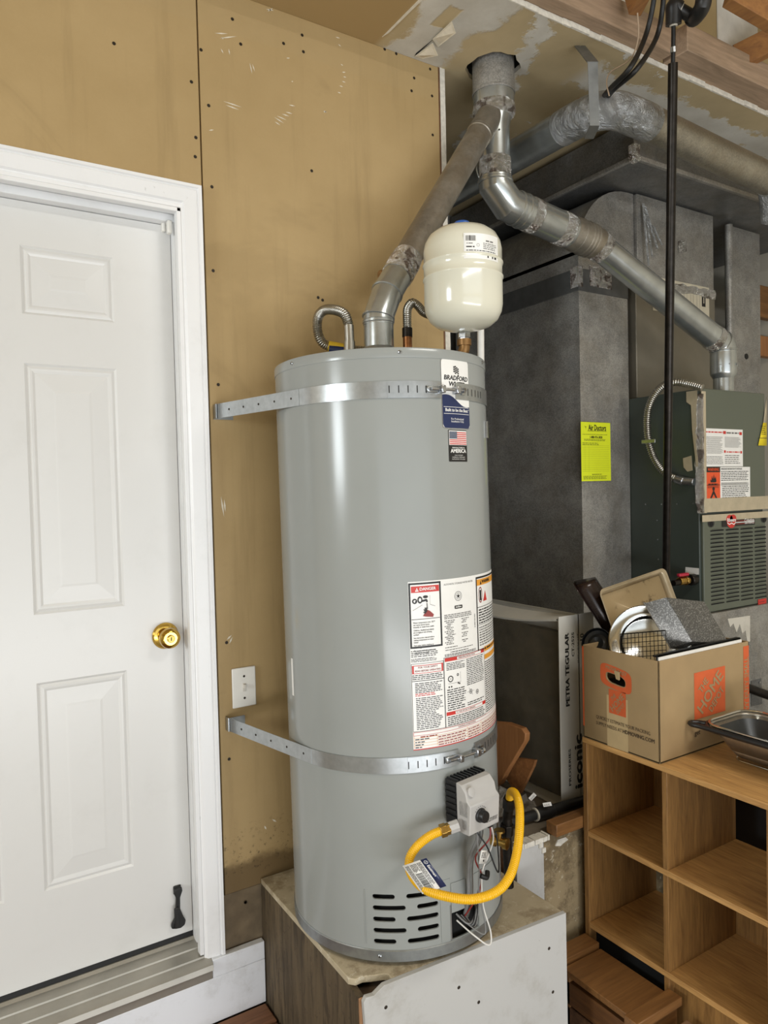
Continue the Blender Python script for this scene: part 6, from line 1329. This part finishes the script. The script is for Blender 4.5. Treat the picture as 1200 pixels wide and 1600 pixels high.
# ================================================================== BOOKCASE
BX0, BX1, BYL, BT = 1.646, 1.962, 1.528, 0.719
tk = 0.016
bc = thing('bookcase', 'oak laminate cube bookcase under the cardboard box', 'bookcase', (1.8, 1.1, ZF))
zs = (0.436, 0.155); yd = (1.2405, 0.952, 0.664)
MB().box((BX0, BYL-tk, ZF+0.001), (BX1, BYL, BT-tk)).build('side_panel', M['oak'], bc, 0.001)
MB().box((BX0-0.001, 0.64, BT-tk), (BX1, BYL, BT)).build('top_panel', M['oakx'], bc, 0.0015)
for z in zs+(-0.135,): MB().box((BX0, 0.65, z-tk), (BX1-0.002, BYL-tk, z)).build('shelf', M['oakx'], bc, 0.0012)
for y in yd:
    for z0_, z1_ in ((zs[0], BT-tk), (zs[1], zs[0]-tk), (-0.135, zs[1]-tk)): MB().box((BX0+0.001, y-tk/2, z0_), (BX1-0.003, y+tk/2, z1_)).build('divider', M['oak'], bc, 0.001)
MB().box((BX1-0.006, yd[0]+0.008, zs[0]), (BX1-0.002, BYL-tk, BT-tk)).build('back_panel', M['oak'], bc)
MB().box((BX1-0.006, yd[1]+0.008, zs[1]), (BX1-0.002, yd[0]-0.008, zs[0]-tk)).build('back_panel', M['oak'], bc)
MB().box((BX0+0.03, yd[0]+0.008, -0.12), (BX0+0.034, BYL-tk, zs[1]-tk)).build('kick_infill', M['void'], bc)  # black panel standing in for the shadowed gap below the shelf
MB().box((BX0+0.02, yd[1]+0.008, -0.12), (BX0+0.026, yd[0]-0.008, zs[1]-tk)).build('kick_infill', M['oak'], bc)
# black bin standing behind the bookcase
bn = thing('storage_bin', 'black plastic bin seen through the open backs of the bookcase', 'bin', (2.24, 1.18, ZF))
m = MB(); m.lathe([(0.20, ZF), (0.215, 0.50), (0.235, 0.60), (0.235, 0.625)], 4, Matrix.Translation((2.24, 1.18, 0)) @ Matrix.Scale(1.3, 4, (0, 1, 0)) @ Matrix.Rotation(math.pi/4, 4, 'Z')); m.build('bin_body', M['blackplastic'], bn, 0.02)
MB().lathe([(0.24, 0.60), (0.245, 0.64), (0.22, 0.66)], 4, Matrix.Translation((2.24, 1.18, 0)) @ Matrix.Scale(1.3, 4, (0, 1, 0)) @ Matrix.Rotation(math.pi/4, 4, 'Z')).build('lid', M['black'], bn, 0.01)

# ================================================================== CARDBOARD BOX
QX0, QX1, QY0, QY1, QZ0, QZ1 = BX0+0.001, 2.066, 1.2535, 1.524, BT+0.001, 1.000
cb = thing('moving_box', 'open cardboard moving box full of cookware on the oak bookcase', 'box', ((QX0+QX1)/2, (QY0+QY1)/2, QZ0))
t4 = 0.004
fl = plane((QX0, QY1, QZ0), (0, -1, 0), (0, 0, 1))          # end facing -X
fr2 = plane((QX0, QY0, QZ0), (1, 0, 0), (0, 0, 1))          # long side facing -Y
Lw, Rw, Hh = QY1-QY0, QX1-QX0, QZ1-QZ0
end = MB().box((QX0, QY0, QZ0), (QX0+t4, QY1, QZ1)).build('end_panel', M['kraft'], cb, 0.001)
def el_px(px, py): p = pX(px, py, QX0); return QY1-p.y, p.z-QZ0
def er_px(px, py): p = pY(px, py, QY0); return p.x-QX0, p.z-QZ0
hx, hy = el_px(962, 1061)
tcut = MB(); tcut.prism([fl(hx+0.034*math.copysign(abs(math.cos(a))**0.6, math.cos(a)), hy-0.002-0.006*math.cos(a)+0.014*math.copysign(abs(math.sin(a))**0.7, math.sin(a)), 0.01) for a in [2*math.pi*k/20 for k in range(20)]], (0.03, 0, 0)); cut(end, [tcut.build('tool', M['void'])])
MB().box((QX0, QY0, QZ0), (QX1, QY0+t4, QZ1)).build('side_panel', M['kraft'], cb, 0.001)
MB().box((QX0, QY1-t4, QZ0), (QX1, QY1, QZ1)).build('side_panel', M['kraftin'], cb, 0.001)
MB().box((QX1-t4, QY0, QZ0), (QX1, QY1, QZ1)).build('end_panel', M['kraftin'], cb, 0.001)
MB().box((QX0, QY0, QZ0), (QX1, QY1, QZ0+t4)).build('bottom_panel', M['kraftin'], cb)
BMt = [M['hdorange'], M['kraft'], M['kraftink'], M['tape'], M['oldwhite']]
m = MB(); o_ = 0.0006
# orange surround of the hand hole, as a ring
ring_o, ring_i = [], []
for k in range(24):
    a = 2*math.pi*k/24; cxs, sns = math.cos(a), math.sin(a); sq = lambda c, e: math.copysign(abs(c)**e, c)
    ring_o.append(fl(hx+0.056*sq(cxs, 0.45), hy+0.002-0.008*sq(cxs, 0.45)+0.033*sq(sns, 0.45), o_)); ring_i.append(fl(hx+0.036*sq(cxs, 0.6), hy-0.002-0.006*cxs+0.016*sq(sns, 0.7), o_))
m.add(ring_o+ring_i, [(k, (k+1) % 24, (k+1) % 24+24, k+24) for k in range(24)], 0)
m.text(fl, 'MOVE EASY', hx+0.002, hy+0.0245, 0.0145, 1, o_*2, 'CENTER', 0.03, 1.0, math.radians(-8))
def depot(mb, fn, x, y, s, h):      # orange square with the diagonal stencilled name
    mb.shape(fn, [(x, y), (x+s, y), (x+s, y+h), (x, y+h)], 0, o_); k = h/s; cxx, cyy = x+s/2, y+h/2; rt = math.radians(45)
    def g(px, py, off=0.0): return fn(cxx+px, cyy+py*k, off)
    mb.text(g, 'THE', -s*0.21, s*0.19, s*0.22, 1, o_*2.4, 'CENTER', 0.02, 0.82, rt); mb.text(g, 'HOME', 0.01*s, 0.0, s*0.36, 1, o_*2.4, 'CENTER', 0.02, 1.0, rt); mb.text(g, 'DEPOT', s*0.20, -s*0.19, s*0.22, 1, o_*2.4, 'CENTER', 0.02, 0.86, rt)
x0_, y0_ = el_px(951, 1114); x1_, y1_ = el_px(977, 1088); depot(m, fl, x0_+0.002, y0_+0.002, x1_-x0_, (y1_-y0_)*1.12)
xa_, ya_ = el_px(931, 1117)
m.text(fl, 'QUICKLY ESTIMATE YOUR PACKING', xa_+0.002, ya_-0.004, 0.0145, 2, o_*3, 'LEFT', 0.0, 0.80); m.text(fl, 'SUPPLY NEEDS AT', xa_+0.002, ya_-0.022, 0.0145, 2, o_*3, 'LEFT', 0.0, 0.80); m.text(fl, 'HDMOVING.COM', xa_+0.098, ya_-0.022, 0.0155, 2, o_*3, 'LEFT', 0.03, 0.88)
m.rect(fl, xa_-0.026, ya_-0.028, xa_-0.006, ya_+0.006, 2, o_) if False else None
m.rect(fl, 0.0, 0.035, 0.006, Hh-0.004, 0, o_)
xt, _ = el_px(948, 1090); m.rect(fl, xt, 0.0, xt+0.075, 0.15, 3, 0.0003)
m.build('end_print', BMt, cb, sharp=180)
m = MB()
x0_, y0_ = er_px(1085, 1125); x1_, y1_ = er_px(1132.5, 1040); depot(m, fr2, x0_, y0_, x1_-x0_, y1_-y0_)
xs0, _ = er_px(1161.5, 1060); m.rect(fr2, xs0, 0.003, Rw-0.001, Hh-0.012, 0, o_); m.text(fr2, 'HEAVY DUTY SMALL', (xs0+Rw)/2, 0.135, 0.030, 1, o_*2, 'CENTER', 0.02, 0.72, math.pi/2)
xg, yg = er_px(1085, 1146); m.text(fr2, 'get', xg, yg, 0.02, 2, o_*2, 'LEFT', 0.02)
m.build('side_print', BMt, cb, sharp=180)
m = MB()
for k in range(4): a = k*0.5; m.shape(fl, [(hx-0.004+k*0.006, hy+0.022), (hx+0.004+k*0.006, hy+0.026), (hx+0.010+k*0.004, hy+0.004), (hx+0.003+k*0.005, hy+0.0)], 0, 0.002+0.002*k)
m.build('torn_paper', M['tape'], cb)

# ---- cookware
def rrpts(w, h, r, n=5):
    pts = []
    for cx, cy, a0 in ((w-r, h-r, 0), (r, h-r, 90), (r, r, 180), (w-r, r, 270)):
        for k in range(n): a = math.radians(a0+90*k/(n-1)); pts.append((cx+r*math.cos(a), cy+r*math.sin(a)))
    return pts
def tray(mb, fn, w, h, d, r, slope, lip, mi=0, mlip=0):
    rings = []
    for ins, off, rr2 in ((slope, 0, max(0.004, r-slope)), (0.0, d, r), (-lip, d, r+lip)):
        base = rrpts(w-2*ins, h-2*ins, rr2); rings.append([fn(x+ins, y+ins, off) for x, y in base])
    n = len(rings[0])
    mb.add(rings[0], [tuple(range(n))], mi)
    for k, (A, B) in enumerate(zip(rings, rings[1:])): mb.add(A+B, [(i, (i+1) % n, (i+1) % n+n, i+n) for i in range(n)], mlip)
    return mb
def fn_from(o, u, v):
    o, u, v = V(o), V(u).normalized(), V(v); v = (v-u*v.dot(u)).normalized(); n = u.cross(v)
    if n.dot(EYE-o) < 0: n = -n
    return (lambda x, y, off=0.0: tuple(o+u*x+v*y+n*off)), u, v, n
TL, TR, BL = pY(935, 924, 1.548), pY(1036, 889, 1.530), pY(959, 992, 1.508)
fn, u_, v_, n_ = fn_from(TL, TR-TL, TL-BL)
ww = (TR-TL).length; fnb = lambda x, y, off=0.0: fn(x, y-0.22, off-0.012)
m = MB(); tray(m, fnb, ww, 0.22, 0.018, 0.016, 0.016, 0.004, 0, 1)
tag(m.build('baking_sheet', [M['beigepan'], M['beigerim']], None, sharp=40, solid=0.0016), 'stained beige nonstick baking sheet standing in the cardboard box', 'baking sheet')
o1 = pX(953, 1000, 1.790); v1 = pX(903, 916, 1.790)-o1
m = MB(); u1 = V((0.75, 0.66, 0.0)).normalized(); v1n = (v1-u1*v1.dot(u1)).normalized(); n1 = v1n.cross(u1)
if n1.dot(RGT) < 0: n1 = -n1
fb = lambda x, y, off=0.0: tuple(o1+u1*x+v1n*y+n1*(0.062-off))
tray(m, fb, 0.12, v1.length, 0.062, 0.03, 0.022, 0.006)
tag(m.build('roasting_pan', M['brownpan'], None, sharp=50, solid=0.002), 'dark brown roasting pan stood on edge behind the beige baking sheet', 'pan')
p = pX(934, 1006, 1.715); X = frame(p, (-0.8, -0.3, 0.4)); m = MB(); m.lathe([(0.046, 0.0), (0.048, 0.010), (0.046, 0.010), (0.045, 0.003), (0.040, 0.007), (0.030, 0.003), (0.020, 0.008), (0.006, 0.004)], 28, X)
tag(m.build('cake_mould', M['blackpan'], None, sharp=40), 'black fluted round mould at the far left corner of the cardboard box', 'pan')
p = pX(1014, 1006, 1.80); X = frame(p, (-0.70, -0.58, 0.42)) @ Matrix.Scale(1.0, 4); m = MB(); m.lathe([(0.002, 0.002), (0.074, 0.002), (0.078, 0.006), (0.084, 0.012), (0.092, 0.013), (0.108, 0.018), (0.113, 0.021), (0.1155, 0.019), (0.113, 0.015), (0.094, 0.009), (0.086, 0.008), (0.078, 0.0), (0.002, -0.001)], 56, X, 0, False, False)
tag(m.build('platter', M['steel'], None, sharp=50), 'round polished steel platter in front of the beige baking sheet', 'platter')
r0, r1, r2 = pX(969, 991, 1.715), pX(1040, 985, 1.735), pX(976, 1022, 1.700)
fn, u_, v_, n_ = fn_from(r0, r1-r0, r0-r2); w_ = (r1-r0).length; h_ = 0.11; m = MB()
for k in range(13): m.tube([fn(w_*k/12, 0), fn(w_*k/12, -h_)], 0.0010, 6)
for k in range(9): m.tube([fn(0, -h_*k/8), fn(w_, -h_*k/8)], 0.0010 if k else 0.0018, 6)
tag(m.build('wire_rack', M['blackiron'], None), 'dark wire cooling rack standing in front of the steel platter', 'rack')
A, B, C_, D_ = pY(1041, 934, 1.330), pY(1100, 940, 1.305), None, pY(1081, 1002, 1.293); C_ = B+(D_-A)
nn = (B-A).cross(D_-A).normalized(); nn = nn if nn.dot(EYE-A) > 0 else -nn
off = (pY(1024, 942, 1.325)-A)-nn*0.04; cen = (A+B+C_+D_)*0.25; m = MB()
base = [A, B, C_, D_]; rim = [cen+(q-cen)*1.03+off for q in base]; lip = [cen+(q-cen)*1.07+off for q in base]
if (B-A).cross(C_-A).dot(nn) < 0: base.reverse(); rim.reverse(); lip.reverse()
m.add(base, [(0, 1, 2, 3)], 0); m.add(base+rim, [(4+k, 4+(k+1) % 4, (k+1) % 4, k) for k in range(4)], 0); m.add(rim+lip, [(4+k, 4+(k+1) % 4, (k+1) % 4, k) for k in range(4)], 1)
bme = m.build('loaf_pan', [M['speckle'], M['speckedge']], None, sharp=30, solid=0.002)
bpy.context.view_layer.update()
md = bme.modifiers.new('bevel', 'BEVEL'); md.width = 0.006; md.segments = 3; md.limit_method = 'ANGLE'; md.angle_limit = math.radians(30)
tag(bme, 'grey speckled pan lying upside down on top in the cardboard box', 'pan')
wp = thing('sheet_pan', 'white edged sheet pan slotted along the long side of the cardboard box', 'baking sheet', (1.85, QY0+0.012, QZ0+0.005))
MB().box((QX0+0.008, QY0+0.0045, QZ0+0.006), (QX1-0.028, QY0+0.009, QZ1+0.009)).build('white_face', M['whitepan'], wp, 0.001)
MB().box((QX0+0.006, QY0+0.009, QZ0+0.006), (QX1-0.026, QY0+0.014, QZ1+0.013)).box((QX0+0.006, QY0+0.009, QZ1+0.008), (QX1-0.026, QY0+0.024, QZ1+0.013)).build('black_rim', M['blackpan'], wp, 0.001)
tag(MB().box((QX0+0.03, QY0+0.03, QZ0+0.006), (QX1-0.03, QY1-0.02, QZ0+0.17)).build('stacked_pan', M['blackpan'], None, 0.01), 'black pan lying deep inside the cardboard box below the rack', 'pan')

# ================================================================== COLANDER
cz = BT+0.004; L0 = pZ(1091, 1131, 0.815); 
cl = thing('colander', 'rectangular wire mesh colander with black rim on the bookcase top', 'colander', (1.86, 1.0, BT))
gx0, gx1, gy1, gy0 = L0.x, L0.x+0.225, min(L0.y, 1.222), min(L0.y, 1.222)-0.34
cfn = lambda x, y, off=0.0: (gx0+x, gy0+y, cz+off)
m = MB(); w_, h_ = gx1-gx0, gy1-gy0; rings = []
for ins, z, r in ((0.075, 0.006, 0.03), (0.058, 0.012, 0.035), (0.045, 0.03, 0.04), (0.012, 0.085, 0.05), (0.006, 0.094, 0.05)):
    rings.append([cfn(x+ins, y+ins, z) for x, y in rrpts(w_-2*ins, h_-2*ins, r, 6)])
n = len(rings[0]); m.add(rings[0], [tuple(range(n))])
for A_, B_ in zip(rings, rings[1:]): m.add(A_+B_, [(i, (i+1) % n, (i+1) % n+n, i+n) for i in range(n)])
m.build('mesh_basket', M['meshsteel'], cl, sharp=60, solid=0.0016)
m = MB(); rings = []
for ins, z, r in ((0.068, 0.012, 0.03), (0.020, 0.080, 0.05)): rings.append([cfn(x+ins, y+ins, z) for x, y in rrpts(w_-2*ins, h_-2*ins, r, 6)])
m.add(rings[0], [tuple(range(n))]); m.add(rings[0]+rings[1], [(i, (i+1) % n, (i+1) % n+n, i+n) for i in range(n)]); m.build('dark_lining', plain('dark_mesh_inside', '#35383a', 0.4, 0.4, var=0.1), cl, sharp=60)
def loop(mb, ins, z, r, tr_, nn=8):
    pts = [cfn(x+ins, y+ins, z) for x, y in rrpts(w_-2*ins, h_-2*ins, r, 7)]; mb.tube(pts+[pts[0]], tr_, nn, 0, False); return mb
loop(MB(), 0.006, 0.096, 0.05, 0.0035).build('steel_rim', M['steel'], cl)
loop(MB(), 0.000, 0.086, 0.052, 0.0075, 10).build('black_rim', M['blackplastic'], cl)
loop(MB(), 0.060, 0.001, 0.03, 0.0015, 6).build('base_wire', M['steel'], cl)
hd = [cfn(0.0, h_-0.10, 0.086), cfn(-0.004, h_-0.02, 0.088), cfn(-0.010, h_+0.012, 0.089), cfn(-0.002, h_+0.022, 0.090), cfn(0.016, h_+0.010, 0.090), cfn(0.024, h_-0.006, 0.090)]
MB().tube(smooth_path(hd, 8), 0.0068, 12).build('handle', M['blackplastic'], cl)
MB().tube([cfn(w_-0.018, 0.06, 0.078), cfn(w_-0.062, 0.095, 0.015)], 0.002, 8).build('corner_wire', M['steel'], cl)

# ================================================================== WOODEN CRATE AND SCRAP BY THE FLOOR
cr = thing('wooden_crate', 'brown wooden crate with knotty lid on the floor before the bookcase', 'crate', (1.56, 1.35, ZF))
lid = MB().box((1.485, 1.232, 0.084), (1.640, 1.464, 0.102)).build('lid', M['pine'], cr, 0.002)
MB().box((1.40, 1.470, 0.092), (1.642, 1.527, 0.116)).build('batten', M['pine'], cr, 0.002)
MB().box((1.46, 1.188, 0.094), (1.640, 1.230, 0.118)).build('batten', M['pine'], cr, 0.002)
for i, z in enumerate((0.0, -0.073)): MB().box((1.49, 1.20, z), (1.505, 1.46, z+0.068)).build('side_board', wood('dark_crate_side', '#4b2f18', '#7a5029', 'Y', 0.6) if i == 0 else M['deckdark'], cr, 0.002)
MB().box((1.505, 1.20, ZF+0.001), (1.635, 1.215, 0.083)).build('end_board', M['pine'], cr, 0.002)
MB().box((1.490, 1.445, ZF+0.001), (1.635, 1.46, 0.083)).build('end_board', M['pine'], cr, 0.002)
o = MB().box((1.44, 1.125, ZF+0.001), (1.625, 1.165, 0.078)).build('board_offcut', wood('rough_sawn_end', '#6e4d33', '#a3805f', 'X', 0.85), None, 0.003); tag(o, 'rough sawn lumber offcut next to the wooden crate at the bottom right', 'lumber')
